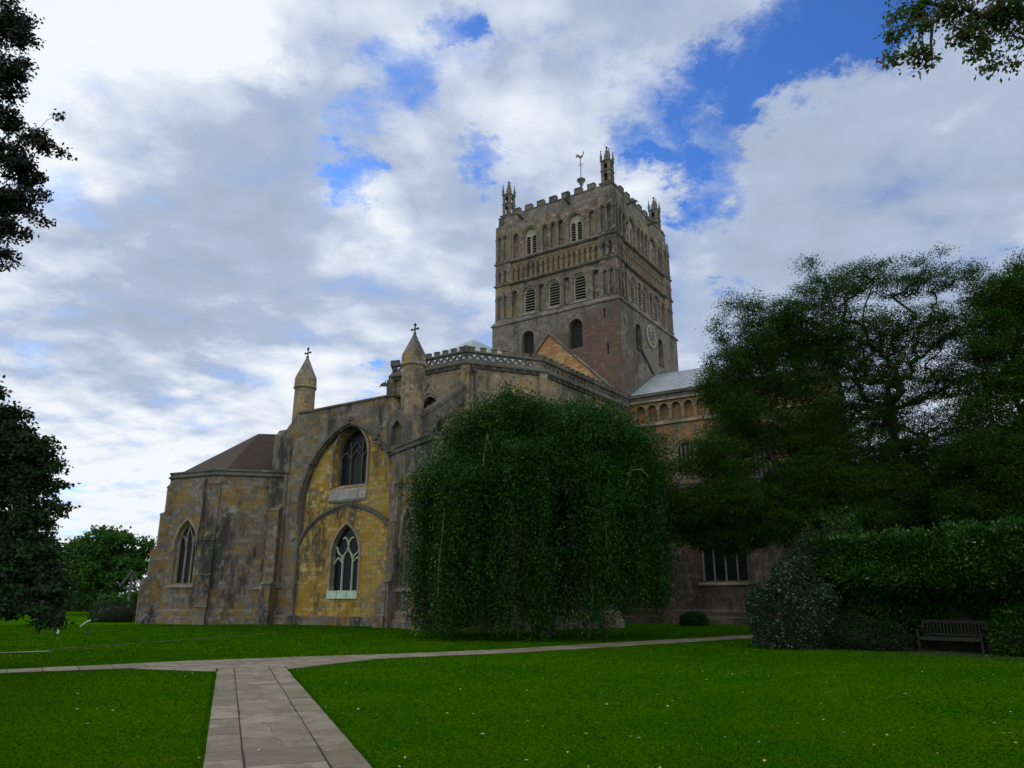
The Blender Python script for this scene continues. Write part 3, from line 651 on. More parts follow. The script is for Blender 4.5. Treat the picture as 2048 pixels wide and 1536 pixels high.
# upper window
def window(fr, cu, z0, zs, hw, rise, wg, style, tm='mull', name='window', frame='trim', splay=0, label=None):
    f = MB(); f.bar(fr, arch(cu, z0, zs, hw-.04, rise-.05, 9), .07, wg, wg+.22)
    wn = f.build(name, frame, A)
    if label: wn['label'] = label
    g = MB(); g.panel(fr, arch(cu, z0-.04, zs, hw, rise, 9), [], wg-.02, wg+.03); g.build('glass', 'glass', wn)
    t_ = MB(); w0, w1 = wg+.03, wg+.15; b = .036 if style == 'net' else .05
    if style == 'net':      # three lights with curved net tracery
        s3 = hw*.34
        for s_ in (-1, 1):
            t_.bar(fr, [(cu+s_*s3, z0), (cu+s_*s3, zs-.25)], b, w0, w1)
            t_.bar(fr, [(cu+s_*s3, zs-.3), (cu+s_*(s3+.12), zs+.02), (cu+s_*(s3+.35), zs+.12), (cu+s_*(hw*.72), zs+.30), (cu+s_*(hw*.74), zs+.55)], b, w0, w1)
            t_.bar(fr, [(cu+s_*s3, zs-.3), (cu+s_*(s3-.12), zs+.05), (cu+s_*.12, zs+.3), (cu, zs+.55)], b, w0, w1)
            t_.bar(fr, [(cu, zs+.5), (cu+s_*.02, zs+.85), (cu+s_*.18, zs+1.1), (cu+s_*.36, zs+1.22), (cu+s_*.5, zs+1.12)], b, w0, w1)
            t_.bar(fr, [(cu+s_*s3, zs-.45), (cu+s_*(hw*.66), zs-.1), (cu+s_*(hw-.05), zs-.6)], b*.9, w0, w1)
            t_.bar(fr, [(cu+s_*(hw*.74), zs+.5), (cu+s_*(hw*.86), zs+.62)], b, w0, w1)
    elif style == 'three':
        s3 = hw*.34
        for s_ in (-1, 1):
            t_.bar(fr, [(cu+s_*s3, z0), (cu+s_*s3, zs+rise*.25), (cu+s_*s3*1.2, zs+rise*.55)], b, w0, w1)
            t_.bar(fr, [(cu+s_*s3, zs-.1), (cu+s_*hw*.66, zs+.35), (cu+s_*(hw-.08), zs-.05)], b*.8, w0, w1)
            t_.bar(fr, [(cu, zs+rise*.5), (cu+s_*s3, zs+rise*.25)], b*.8, w0, w1)
        t_.bar(fr, [(cu-s3, zs-.1), (cu, zs+.4), (cu+s3, zs-.1)], b*.8, w0, w1)
    elif style == 'two':
        t_.bar(fr, [(cu-hw*.22, z0), (cu-hw*.22, zs+rise*.5), (cu+hw*.05, zs+rise*.95)], b*1.2, w0, w1)
        t_.bar(fr, [(cu+hw*.42, z0), (cu+hw*.42, zs), (cu+hw*.5, zs+rise*.35), (cu+hw*.75, zs+rise*.42)], b*1.2, w0, w1)
        t_.bar(fr, [(cu-hw*.22, zs-.2), (cu-hw*.4, zs+rise*.3), (cu-hw*.62, zs+rise*.42)], b, w0, w1)
        t_.bar(fr, [(cu+hw*.42, zs-.1), (cu+hw*.35, zs+rise*.3), (cu-hw*.0, zs+rise*.72)], b, w0, w1)
    elif style == 'grid':
        for i in range(1, 4): t_.bar(fr, [(cu-hw+2*hw*i/4, z0), (cu-hw+2*hw*i/4, zs+rise*.4)], b, w0, w1)
    t_.build('tracery', tm, wn); return wn
window(FE, -2.70, 9.0, 11.3, 1.6, 2.0, -1.0, 'three', 'darktrac', frame='dark', label='dark pointed window high in the great arch')
rr_ = MB(); rr_.bar(FE, arch(-2.70, 9.1, 11.3, 1.72, 2.16, 10), .08, -.30, -.18); part(rr_, 'window_moulding', 'trim')
sl_ = MB(); sl_.fwedge(FE, -4.5, -1.0, [(-1.0,9.35),(-.30,8.95),(-.12,8.2),(-.22,8.05),(-1.0,8.05)]); part(sl_, 'sloping_sill', 'sill')
window(FE, -2.51, 2.2, 4.45, 1.36, 2.15, -.5, 'net', 'greentrac', label='dark pointed window with pale green net tracery')
sl_ = MB()
for i in range(3): sl_.fbox(FE, -3.9+i*.94, -3.9+i*.94+.87, 1.68, 2.2, -.45, .0)
part(sl_, 'window_sill', 'greensill', label='three pale green whitewashed sill blocks')
# stub of the lost chapel to the right of the arch
st = MB(); FNs = Fr((0, 2.75, 0), (0,-1,0), (1,0,0))
st.fwedge(FE, 1.95, 2.75, [(-.1,0),(1.62,0),(1.62,.7),(1.52,.8),(1.52,2.2),(1.2,2.55),(.45,3.1),(.16,3.4),(.12,7.6),(-.1,7.9)]); part(st, 'wall_stub', 'chapel', label='stub of a demolished wall beside the arch')
st = MB(); st.fwedge(FE, 2.0, 2.6, [(-.1,7.9),(.2,7.9),(.2,9.6),(.5,10.6),(-.1,10.8)]); st.tube([FE.p(2.35,10.6,.45), FE.p(2.35,8.6,.22)], .08, 6); part(st, 'broken_springer', 'dark')
# gabled niche block under the right turret
nb_ = MB(); nb_.panel(FE, [(1.35,10.9),(3.05,10.9),(3.05,12.9),(2.2,13.7),(1.35,12.9)], [[(1.75,11.3),(2.65,11.3),(2.65,12.5),(2.2,13.0),(1.75,12.5)]], 0, .55)
nb_.fbox(FE, 1.7, 2.7, 11.2, 13.1, .0, .2); part(nb_, 'gabled_niche', 'dark')
# left pier, overhanging block, shafts
lp = MB(); lp.bx((29.2,-10.45,10.55), (31.1,-8.55,13.35)); lp.fwedge(FE, -10.45, -8.55, [(-1.8,13.34),(.1,13.34),(-.25,13.95),(-1.8,13.95)]); lp.fwedge(FE, -10.5, -8.5, [(-1.8,10.3),(-.1,10.3),(.16,10.55),(.16,10.7),(-1.8,10.7)])
part(lp, 'turret_base_block', 'chapel')
lp = MB(); lp.bx((29.0,-8.6,0), (30.95,-7.0,14.0)); part(lp, 'arch_pier', 'dark')
sh = MB()
for i in range(7): sh.tube([(31.05-.06*abs(i-3), -10.2+i*.46, 2.4), (31.05-.06*abs(i-3), -10.2+i*.46, 10.4 if i < 4 else 9.5)], .12+.04*(i % 2), 8)
part(sh, 'clustered_shafts', 'chapel')
bb = MB(); bb.fwedge(FE, -11.3, -9.4, [(-.5,0),(1.1,0),(1.1,2.2),(1.2,2.3),(.2,2.95),(-.5,3.0)]); bb.fwedge(FE, -11.3, -7.15, [(-.5,0),(.35,0),(.35,.5),(.2,.6),(-.5,.6)]); part(bb, 'buttress_base', 'chapel')

# --- chapels built on ground plans
def chapel(name, path, z1, wins, m='chapel', t=.7, coping=.5, plinth=True, label=None, roofz=None):
    cw_ = MB(); frs = []
    for i in range(len(path)-1):
        fr, L = fr_edge(path[i], path[i+1]); frs.append((fr, L))
        hs = [arch(cu, z0, zs, hw, ri, 9) for (j, cu, z0, zs, hw, ri, stl) in wins if j == i]
        cw_.panel(fr, [(0,0),(L,0),(L,z1-coping),(0,z1-coping)], hs, -t, 0)
    o = part(cw_, name, m, label=label)
    tr_ = MB(); ringband(tr_, path, [(-t-.05,z1-coping-.02),(.0,z1-coping-.02),(.14,z1-coping+.06),(.14,z1-coping+.13),(.03,z1-coping+.22),(.03,z1-.16),(.10,z1-.12),(.10,z1-.02),(-.2,z1+.04),(-t-.05,z1-.02)])
    tr_.build('parapet_coping', 'dark', o)
    if plinth:
        q = MB(); ringband(q, path, [(-.1,-.1),(.34,-.1),(.34,.42),(.22,.5),(.22,.82),(.06,1.0),(-.1,1.0)]); q.build('plinth', m, o)
    for (j, cu, z0, zs, hw, ri, stl) in wins:
        fr, L = frs[j]; window(fr, cu, z0, zs, hw, ri, -.42, stl)
        s2 = MB(); s2.fwedge(fr, cu-hw-.25, cu+hw+.25, [(-.4,z0-.02),(.02,z0-.12),(.12,z0-.2),(.12,z0-.32),(-.05,z0-.38),(-.4,z0-.38)]); s2.build('window_sill', 'trim', o); s2 = MB(); s2.bar(fr, arch(cu, zs-.3, zs, hw+.14, ri+.16, 9), .07, 0, .1); s2.build('window_hood', 'trim', o)
    return o, frs
def buttress(x_, y_, ang, wd, stages, m='chapel', name='buttress'):
    d = (math.cos(ang), math.sin(ang), 0); fr = Fr((x_, y_, 0), (-d[1], d[0], 0), d); b = MB(); prof = [(-.5, 0)]
    for i, (z0, pj) in enumerate(stages):     # (top of stage, projection)
        prof.append((pj, 0 if i == 0 else stages[i-1][0]+.55*(stages[i-1][1]-pj)+.05)); prof.append((pj, z0)); prof.append((pj+.07, z0+.03)) 
    prof.append((-.1, stages[-1][0]+.6)); prof.append((-.5, stages[-1][0]+.6))
    b.fwedge(fr, -wd/2, wd/2, prof); return part(b, name, m)
Pa, Pb, Pc = chp(-25.35, 55.5), chp(-21.35, 53.7), chp(-15.9, 54.9); Pz = chp(-26.2, 63); Pd = chp(-14.5, 57)
sc, frs = chapel('south_chapel_wall', [Pz, Pa, Pb, Pc, Pd], 10.7, [(1, 2.28, 2.75, 5.3, .98, 1.75, 'two')], label='grey and ochre stone wall of the end chapel')
ang = lambda x_, y_: math.atan2(y_, x_)
def dirang(wx, wy):
    d = Vector((wx, wy)); return math.atan2(d.dot(N_DIR), d.dot(E_DIR))
buttress(*chp(-25.25, 55.6), dirang(-.8, -.45), .85, [(2.9,1.25),(5.0,.85),(7.6,.5),(9.6,.25)])
buttress(*chp(-21.3, 53.75), dirang(.12, -1), .8, [(1.1,.62),(3.2,.45),(5.6,.26),(9.6,.14)])
buttress(*chp(-16.9, 54.65), dirang(-.1, -1), .75, [(2.6,1.2),(7.7,.8)])
rf = MB(); q = [Vector(chp(*p)).to_3d() for p in ((-25.9,57.0),(-21.3,54.9),(-15.4,56.2),(-20.7,60),(-13.0,60.6),(-27,65))]
for v_, z_ in zip(q, (10.6,10.6,10.6,14.65,14.55,10.6)): v_.z = z_
rf.add(q, [(0,1,3), (1,2,4,3), (5,0,3)]); rf.add([q[5], q[3], q[4], Vector((*chp(-13,66), 10.6))], [(0,1,2,3)]); part(rf, 'tiled_roof', 'tile', label='brown clay tiled roof of the end chapel')
dp = MB(); fr, L = frs[1]; dp.tube([fr.p(L-.75,10.0,.12), fr.p(L-.75,7.9,.12), fr.p(L-.95,5,.12)], .05, 6); part(dp, 'rainwater_pipe', 'iron')

nc, frs = chapel('north_east_chapel_wall', [(29.5,1.2), (31.25,1.55), (33.6,7.0), (31.5,12.5), (25.0,14.5), (22.0,11.0)], 11.2,
    [(1, 3.0, 2.4, 5.0, .85, 1.95, 'grid'), (2, 2.9, 2.4, 5.0, 1.3, 2.2, 'three'), (3, 3.2, 2.4, 5.0, 1.3, 2.2, 'three')], label='stone wall of the chapel behind the weeping tree')
buttress(32.0, 3.05, ang(1,-.45), .5, [(2.6,.55),(6.2,.3),(8.6,.18)]); buttress(33.6, 7.0, ang(1,0.1), .8, [(2.6,1.0),(6.2,.6),(8.6,.3)]); buttress(31.5, 12.5, ang(.6,.8), .8, [(2.6,1.0),(6.2,.6),(8.6,.3)])
rf = MB(); rf.prism([(29.8,-8.5),(29.8,1.6),(31,2.3),(32.6,7),(30.6,12),(25,13.5),(20,12),(8,12.5),(8,6),(26,2.5),(26,-3.5),(20,-7),(8,-7.5),(8,-12),(20,-12),(27,-12)], 9.6, 10.2); part(rf, 'ambulatory_roof', 'oldlead')
iw = MB(); iw.prism([(29.0,-7.5),(29.0,1),(26,2.5),(20.6,6),(8,6.5),(8,-6.5),(20.6,-6.5),(26,-3)], 0, 9.55); part(iw, 'ambulatory_core_wall', 'chapel')
# flying buttress
fb = MB(); d = Vector((25.7-29.8, 3.2-2.6)); FB = Fr((29.7, 2.7, 0), (d.x, d.y, 0), (-d.y, d.x, 0)); LL = d.length
top_ = [(-.3,13.25),(LL+.1,16.5)]; und = [(LL+.1,15.2),(LL-.8,15.0),(LL-1.8,14.4),(LL-2.9,13.3),(LL-3.6,12.1),(-.3,11.2)]
fb.panel(FB, top_+und, [], -.26, .26); fb.bar(FB, [(-.35,13.42),(LL+.05,16.66)], .12, -.34, .34); part(fb, 'flying_buttress', 'dark')
# second flyer further north
d = Vector((20.8-24.6, 7.0-12.2)); FB = Fr((24.6, 12.2, 0), (d.x, d.y, 0), (-d.y, d.x, 0)); LL = d.length; fb = MB()
fb.panel(FB, [(-.3,11.2),(-.3,12.4),(LL,16.3),(LL,15.0),(LL-1.2,14.7),(LL-2.6,13.7),(LL-4,12.2)], [], -.26, .26); part(fb, 'flying_buttress', 'dark')

# --- north transept
TE = 5.9; TN0, TN1 = H0, 23.5
FT = Fr((TE, 0, 0), (0,1,0), (1,0,0)); tw = MB()
hs = []; u = 8.3
cs = []
while u < 22.6: hs.append(arch(u, 16.95, 18.05, .40)); cs.append(u); u += 1.13
tw.panel(FT, [(TN0,0),(TN1,0),(TN1,19.3),(TN0,19.3)], hs+[arch(12.2, 10.8, 14.2, .8), arch(18.5, 10.8, 14.2, .8)], -.45, 0)
tw.fbox(FT, TN0, TN1, 0, 19.2, -1.2, -.44); 
FN_ = Fr((0, TN1, 0), (-1,0,0), (0,1,0))
tw.panel(FN_, [(-TE,0),(TE,0),(TE,19.3),(0,23.0),(-TE,19.3)], [arch(0, 8, 14, 1.6, 2.4)], -.9, -.001)
tw.panel(Fr((-TE,0,0),(0,-1,0),(-1,0,0)), [(-TN1,0),(-TN0,0),(-TN0,19.3),(-TN1,19.3)], [], -.9, 0)
tr_o = part(tw, 'transept_wall', 'transept', label='warm ochre wall of the north transept')
q = MB()
for c in cs:
    q.tube([FT.p(u_, v_, .04) for u_, v_ in arch(c, 18.05, 18.05, .47, None, 9)], .07, 5)
for i in range(len(cs)+1):
    u_ = cs[0]-.565+i*1.13; q.tube([FT.p(u_, 16.95, .03), FT.p(u_, 17.95, .03)], .08, 6); q.fbox(FT, u_-.14, u_+.14, 17.92, 18.1, -.02, .14)
q.fbox(FT, TN0, TN1+.1, 16.55, 16.72, 0, .2); q.fbox(FT, TN0, TN1+.1, 16.72, 16.84, 0, .12); q.fbox(FT, TN0, TN1+.1, 18.72, 18.9, 0, .22)
q.build('blind_arcade', 'trim', tr_o)
q = MB(); q.fbox(FT, TN0, TN1+.15, 19.28, 19.5, -1.0, .26); q.fbox(FT, TN0, TN1+.1, 18.95, 19.28, 0, .08); q.build('cornice', 'dark', tr_o)
for c in (12.2, 18.5): window(FT, c, 10.8, 14.2, .8, .8, -.4, 'grid')
rf = MB(); 
def slope(y0, y1): rf.add([(TE+.3,y0,19.52),(TE+.3,y1,19.52),(-.1,y1,23.1),(-.1,y0,23.1),(-TE-.3,y0,19.52),(-TE-.3,y1,19.52)], [(0,1,2,3), (3,2,5,4)])
slope(TN0, TN1+.2)
for i in range(24):
    y_ = TN0+.35+i*.68; rf.tube([(TE+.3,y_,19.55), (-.1,y_,23.12)], .035, 4)
part(rf, 'transept_roof', 'lead', label='pale grey lead roof sloping beside the tower')
q = MB(); q.bar(F1, [(-TE-.3,19.6),(.1,23.25)], .12, H0, H0+.2); part(q, 'roof_flashing', 'oldlead')

# --- chapels east of the transept
F2 = [(7.5,9.6), (14.5,10.2), (14.5,22.6), (6.2,22.6)]
tc, frs = chapel('transept_chapel_wall', F2, 9.9, [(1, 7.55, 2.9, 5.3, 1.65, 1.7, 'grid')], 'shaded_brownstone', label='shaded chapel wall right of the weeping tree')
for n_, pj in ((13.7,.9), (19.95,.9)): buttress(14.5, n_, 0, .75, [(2.6,pj),(6.0,pj*.6),(8.6,pj*.35)], 'shaded_brownstone')
q = MB(); FC = Fr((14.5,0,0), (0,1,0), (1,0,0)); q.panel(FC, [(14.6,9.8),(19.2,9.8),(16.9,12.4)], [], -.55, .02); q.bar(FC, [(14.4,9.75),(16.9,12.5),(19.4,9.75)], .13, -.6, .14); part(q, 'chapel_gable', 'chapel')
rf = MB(); rf.add([(14.0,14.6,9.8),(14.0,19.2,9.8),(14.0,16.9,12.3),(6.2,14.6,9.8),(6.2,19.2,9.8),(6.2,16.9,12.3)], [(0,2,5,3),(2,1,4,5)]); rf.add([(14.2,9.6,9.5),(14.2,22.4,9.5),(6,22.4,10.2),(6,9.6,10.2)], [(0,1,2,3)]); part(rf, 'chapel_roof', 'tile')
# --- nave, aisle and porch west of the tower
nv = MB(); nv.bx((-60,-7.2,0), (-7.2,7.2,16.5)); nv.bx((-60,7.2,0), (-6,12.5,8.5)); part(nv, 'nave_wall', 'choir')
q = MB(); q.fwedge(Fr((0,0,0), (-1,0,0), (0,1,0)), 7.2, 60, [(7.5,16.45),(0,20.5),(-7.5,16.45)]); q.fwedge(Fr((0,0,0), (-1,0,0), (0,1,0)), 5.9, 60, [(12.7,8.45),(7.1,12),(7.1,8.45)]); part(q, 'nave_roof', 'lead')
for i in range(6): window(Fr((0,12.52,0), (-1,0,0), (0,1,0)), 30-16+i*7.0, 3, 5.2, 1.1, 1.2, .0, 'three', name='aisle_window')
q = MB(); q.bx((-14,12.5,0), (-8,23,7.4)); FP = Fr((0,23,0), (-1,0,0), (0,1,0)); q.panel(FP, [(8,7.3),(14,7.3),(11,11.5)], [], -.5, .05); q.bx((-6.9,22.9,0),(-5.2,24.2,10.2)); q.sq((-6.05,23.5,10.2), [(.8,0),(.5,.6),(.05,2.6)])
part(q, 'porch_wall', 'chapel')
q = MB(); q.fwedge(Fr((-11,0,0), (0,1,0), (1,0,0)), 12.4, 22.6, [(3.2,7.35),(0,11.2),(-3.2,7.35)]); part(q, 'porch_roof', 'tile')
# ------------------------------------------------------------------ ground
def gxy(px, py): r = ray(px, py); t = -1.6/r.z; return Vector((r.x*t, r.y*t))
g_ = MB(); nx = 24
g_.add([(-900,-300,0),(900,-300,0),(900,1800,0),(-900,1800,0)], [(0,1,2,3)]); tag(g_.build('lawn', 'lawn'), kind='structure')
# paths: flagstones laid on a bed
PD = Vector((-5.53+1.38, 19.57-8.2)).normalized(); P0 = Vector((-2.23, 8.2)); PN = Vector((PD.y, -PD.x))   # centre line of the main path
def ppt(s, t): return P0+PD*s+PN*t      # s along, t across (right positive)
bed = MB()
bed.add([(*ppt(-14,-.79), .004), (*ppt(-14,.79), .004), (*ppt(12.2,.79), .004), (*ppt(12.2,-.79), .004)], [(0,1,2,3)])
XC = [Vector(p) for p in ((-17.5,15.2),(-13.5,17.4),(-11.1,18.9),(-8.6,20.5),(-5.9,22.0),(-3.2,23.6),(-.4,25.4),(5.2,30.6),(11.3,36.1),(17,41.5))]
XW = [.5,.5,.55,.85,1.05,.72,.75,.8,.8,.8]
def edge_pts(P, Wd):
    Lf, Rt = [], []
    for i, p in enumerate(P):
        d = (P[min(i+1, len(P)-1)]-P[max(i-1, 0)]).normalized(); n = Vector((d.y, -d.x)); Lf.append(p-n*Wd[i]); Rt.append(p+n*Wd[i])
    return Lf, Rt
Lf, Rt = edge_pts(XC, XW)
bed.add([(*p, .008) for p in Rt]+[(*p, .008) for p in Lf], [(i, i+1, len(XC)+i+1, len(XC)+i) for i in range(len(XC)-1)])
tag(bed.build('path_bed', 'soil'), kind='structure')
sl = MB()
def flag(q, z1=.018, gap=.014):
    c = sum(q, Vector((0, 0)))/len(q); q = [p+(c-p).normalized()*gap for p in q]; n = len(q); j = random.uniform(-.002, .003)
    top = [p+(c-p).normalized()*.006 for p in q]
    vs = [(*p, .005) for p in q]+[(*p, z1-.004+j) for p in q]+[(*p, z1+j) for p in top]
    sl.add(vs, [(i, (i+1) % n, n+(i+1) % n, n+i) for i in range(n)]+[(n+i, n+(i+1) % n, 2*n+(i+1) % n, 2*n+i) for i in range(n)]+[tuple(range(2*n, 3*n))])
def crackline(a, b, n=5, amp=.06):
    pts = [a.lerp(b, i/n) for i in range(n+1)]; d = (b-a).normalized(); nn = Vector((d.y, -d.x))
    return [p+(nn*random.uniform(-amp, amp) if 0 < i < n else Vector((0, 0))) for i, p in enumerate(pts)]
s = -14.0; rnd = random.Random(3)
for t0, t1, lo, hi, kind in ((-.79,-.405,.35,.85,0), (-.395,.40,.45,1.15,1), (.41,.79,.3,.8,0)):
    s = -14.0
    while s < 12.1:
        L = min(rnd.uniform(lo, hi), 12.2-s)
        q = [ppt(s, t0), ppt(s, t1), ppt(s+L, t1), ppt(s+L, t0)]
        if kind and rnd.random() < .55:
            f = rnd.uniform(.3, .7); m0 = q[0].lerp(q[1], f); m1 = q[3].lerp(q[2], min(.8, max(.2, f+rnd.uniform(-.2, .2))))
            if rnd.random() < .6:
                cl_ = crackline(m0, m1); flag([q[0]]+cl_+[q[3]], gap=.004); flag([q[1], q[2]]+cl_[::-1], gap=.004)
            else:
                m_ = q[0].lerp(q[3], .5); m2 = q[1].lerp(q[2], .45); mid = m_.lerp(m2, f); cl_ = crackline(mid, m1, 4, .04)
                flag([q[0], q[1], m2, mid, m_]); flag([m_]+cl_+[q[3]], gap=.004); flag([m2, q[2]]+cl_[::-1], gap=.004)
        else: flag(q)
        s += L
# cross path flags
acc = 0.
for i in range(len(XC)-1):
    a0, a1, b0, b1 = Rt[i], Rt[i+1], Lf[i], Lf[i+1]; L = (XC[i+1]-XC[i]).length; n = max(1, round(L/.75)); rows = 1 if XW[i] < .8 or i > 5 else 3
    for j in range(n):
        for r_ in range(rows):
            f0, f1 = j/n, (j+1)/n; e0, e1 = r_/rows, (r_+1)/rows; off = .25*(r_ % 2)/n
            A0, A1 = a0.lerp(a1, f0), a0.lerp(a1, f1); B0, B1 = b0.lerp(b1, f0), b0.lerp(b1, f1)
            flag([A0.lerp(B0, e0), A1.lerp(B1, e0), A1.lerp(B1, e1), A0.lerp(B0, e1)], .026)
# rounded splays at the junction
SPLAY = []
for c_, q in ((-1, [ppt(11.2,-.79), ppt(12.3,-.79), Vector((-8.3,20.05)), Vector((-9.4,19.35)), ]), (1, [ppt(11.3,.79), Vector((-4.5,20.9)), Vector((-3.6,22.7)), Vector((-4.6,22.1)), ppt(12.3,.79)])):
    flag(q, .018); SPLAY.append([tuple(p) for p in q])
flag([ppt(12.2,-.79), ppt(12.2,.79), Vector((-4.9,21.7)), Vector((-7.2,20.5)), Vector((-8.1,20.0))], .019)
tag(sl.build('path', 'slab'), kind='structure')
gr = MB()
def ribbon(mbx, pts, hw, z):
    Lf_, Rt_ = edge_pts([Vector(p) for p in pts], [hw*random.uniform(.6, 1.3) for _ in pts]); n = len(pts); k = len(mbx.v)
    mbx.add([(*p, z) for p in Rt_]+[(*p, z) for p in Lf_], [(i, i+1, n+i+1, n+i) for i in range(n-1)])
def wav(a, b, n=24, amp=.1):
    a = Vector(a); b = Vector(b); return [a.lerp(b, i/n)+Vector((random.uniform(-amp, amp), random.uniform(-amp, amp))) for i in range(n+1)]
ribbon(gr, wav(gxy(95,1300), gxy(600,1263), 30, .12), .09, .012); ribbon(gr, wav(gxy(150,1262), gxy(560,1253.5), 24, .2), .10, .012)
tag(gr.build('lawn_drainage_groove', 'soil'), kind='structure')
gv = MB(); ribbon(gv, wav(gxy(-120,1310), gxy(112,1302.5), 10, .1), .22, .014); tag(gv.build('gravel_strip', plain('pale_gravel', (.12,.13,.06), .9, .3, 20)), kind='structure')
# soil bed under the hedge and round the church foot
sb = MB(); ribbon(sb, [(9.6,28.8),(11.4,26.7),(12.8,25.3),(14.2,23.2),(17,20)], .55, .006); sb.add([(9.6,28.4,.005),(14.4,22.6,.005),(19,26,.005),(13,33,.005)], [(0,1,2,3)]); tag(sb.build('border_soil', 'soil'), kind='structure')

# ------------------------------------------------------------------ foliage
def quads(name, m, P, Q=None, parent=None, smooth=False):   # P: (N,4,3) vertex array
    n = len(P); me = bpy.data.meshes.new(name); me.vertices.add(n*4); me.vertices.foreach_set('co', P.reshape(-1).astype(np.float32))
    me.loops.add(n*4); me.loops.foreach_set('vertex_index', np.arange(n*4, dtype=np.int32)); me.polygons.add(n)
    me.polygons.foreach_set('loop_start', np.arange(n, dtype=np.int32)*4); me.update(calc_edges=True); me.materials.append(M[m])
    o = bpy.data.objects.new(name, me); COL.objects.link(o); o.parent = parent; return o
def unit(v): return v/np.maximum(np.linalg.norm(v, axis=1, keepdims=True), 1e-6)
def leafset(C, length, width, droop=.0, axis=None, spread=1., nz=0.):
    n = len(C); a = RG.normal(size=(n, 3))*spread
    if axis is not None: a = a+axis
    a[:, 2] -= droop; a = unit(a); b = RG.normal(size=(n, 3)); b[:, 2] += nz
    b = unit(np.cross(a, b)); nn = np.cross(a, b)
    l = (length*RG.uniform(.7, 1.3, n))[:, None]; w_ = (width*RG.uniform(.7, 1.3, n))[:, None]
    return np.stack([C, C+a*l*.45+b*w_*.5+nn*w_*.15, C+a*l, C+a*l*.45-b*w_*.5+nn*w_*.15], 1)
def skeleton(trunk, att, rtip=.012, rmax=.4, bend=.25, seed=1, up=.15):
    rg = np.random.default_rng(seed); pos = [np.array(p, float) for p in trunk]; par = [-1]+list(range(len(trunk)-1)); tips = []
    order = np.argsort(np.linalg.norm(att-pos[-1], axis=1))
    for k in order:
        t = att[k]; Pn = np.array(pos); d = np.linalg.norm(Pn-t, axis=1)+np.maximum(0, Pn[:, 2]-t[2])*.9
        d[:max(1, len(trunk)//3)] += 3
        j = int(np.argmin(d)); v = t-pos[j]; L = np.linalg.norm(v); n = max(2, int(L/.55)); last = j
        perp = np.cross(v, rg.normal(size=3)); perp = perp/(np.linalg.norm(perp)+1e-6)*L*bend*rg.uniform(.1, .5)
        for i in range(1, n+1):
            f = i/n; p = pos[j]+v*f+perp*math.sin(f*math.pi)+np.array((0, 0, up*L*math.sin(f*math.pi)))+rg.normal(size=3)*.035*(i < n)
            pos.append(p); par.append(last); last = len(pos)-1
        tips.append(last)
    cnt = np.zeros(len(pos))
    for t in tips:
        while t >= 0: cnt[t] += 1; t = par[t]
    rad = np.minimum(rmax, rtip*np.maximum(cnt, 1)**.5)
    for i in range(len(trunk)): rad[i] = max(rad[i], rmax*(1-.5*i/len(trunk)))
    return pos, par, rad
def skel_mesh(name, m, pos, par, rad, parent, ns=5, minr=0):
    mb_ = MB(); ch_ = {}
    for i, p in enumerate(par):
        if p >= 0: ch_.setdefault(p, []).append(i)
    used = set()
    for i in range(len(pos)):
        if par[i] < 0 or (i not in used):
            if i in used: continue
            chain = ([par[i]] if par[i] >= 0 else [])+[i]; used.add(i); c = i
            while c in ch_:
                nx_ = max(ch_[c], key=lambda q: rad[q])
                if nx_ in used: break
                chain.append(nx_); used.add(nx_); c = nx_
            if len(chain) > 1 and max(rad[k] for k in chain[1:]) > minr:
                r = [rad[k] for k in chain]
                if par[i] >= 0: r[0] = min(r[0], r[1]*1.15)
                mb_.tube([pos[k] for k in chain], r, ns if r[0] > .04 else 3, False)
    return mb_.build(name, m, parent, True)
def ell(px, py, rx, ry, d, n, dd=None):      # points in an ellipsoid whose centre lies at a pixel's ray
    c = at(px, py, d); k = d/1500*1.02; rx *= k; ry *= k; rz = dd if dd is not None else max(rx, ry)*1.1
    v = unit(RG.normal(size=(n, 3)))*(RG.uniform(0, 1, (n, 1))**.42); return v*np.array((rx, rz, ry))+np.array(c)
def tree(name, label, cat, base, trunk, blobs, per, nleaf, spr, ll, lw, m, rt=.35, seed=1, flat=.4, droop=.2, group=None, extra=None, rtip=.012, up=.12, bend=.25, axis_out=.6):
    t = empty(name, (base[0], base[1], 0), 0, None, label, cat, group); off = np.array((base[0], base[1], 0.))
    att = np.concatenate([ell(b[0], b[1], b[2], b[3], b[4], max(2, int(per*b[2]*b[3]/1000*(b[5] if len(b) > 5 else 1))), b[6] if len(b) > 6 else None) for b in blobs])
    if extra is not None: att = np.concatenate([att, extra])
    att[:, 2] = np.maximum(att[:, 2], .5)
    pos, par, rad = skeleton([np.array(p, float) for p in trunk], att, rtip, rt, bend, seed, up)
    pos = [p-off for p in pos]; skel_mesh('trunk', 'bark', pos, par, rad, t)
    cen = np.array(trunk[-1]); out = unit(att-cen); tw = RG.uniform(-1, 1, (len(att), nleaf, 1))
    dirs = unit(out+RG.normal(size=out.shape)*.6); dirs[:, 2] *= .5
    C = att[:, None, :]+dirs[:, None, :]*tw*spr+RG.normal(size=(len(att), nleaf, 3))*np.array((spr*.42, spr*.42, spr*.42*flat))
    ax = np.repeat(dirs[:, None, :], nleaf, 1)*axis_out
    L = leafset(C.reshape(-1, 3)-off, ll, lw, droop, ax.reshape(-1, 3), .6)
    quads('crown', m, L, parent=t); return t

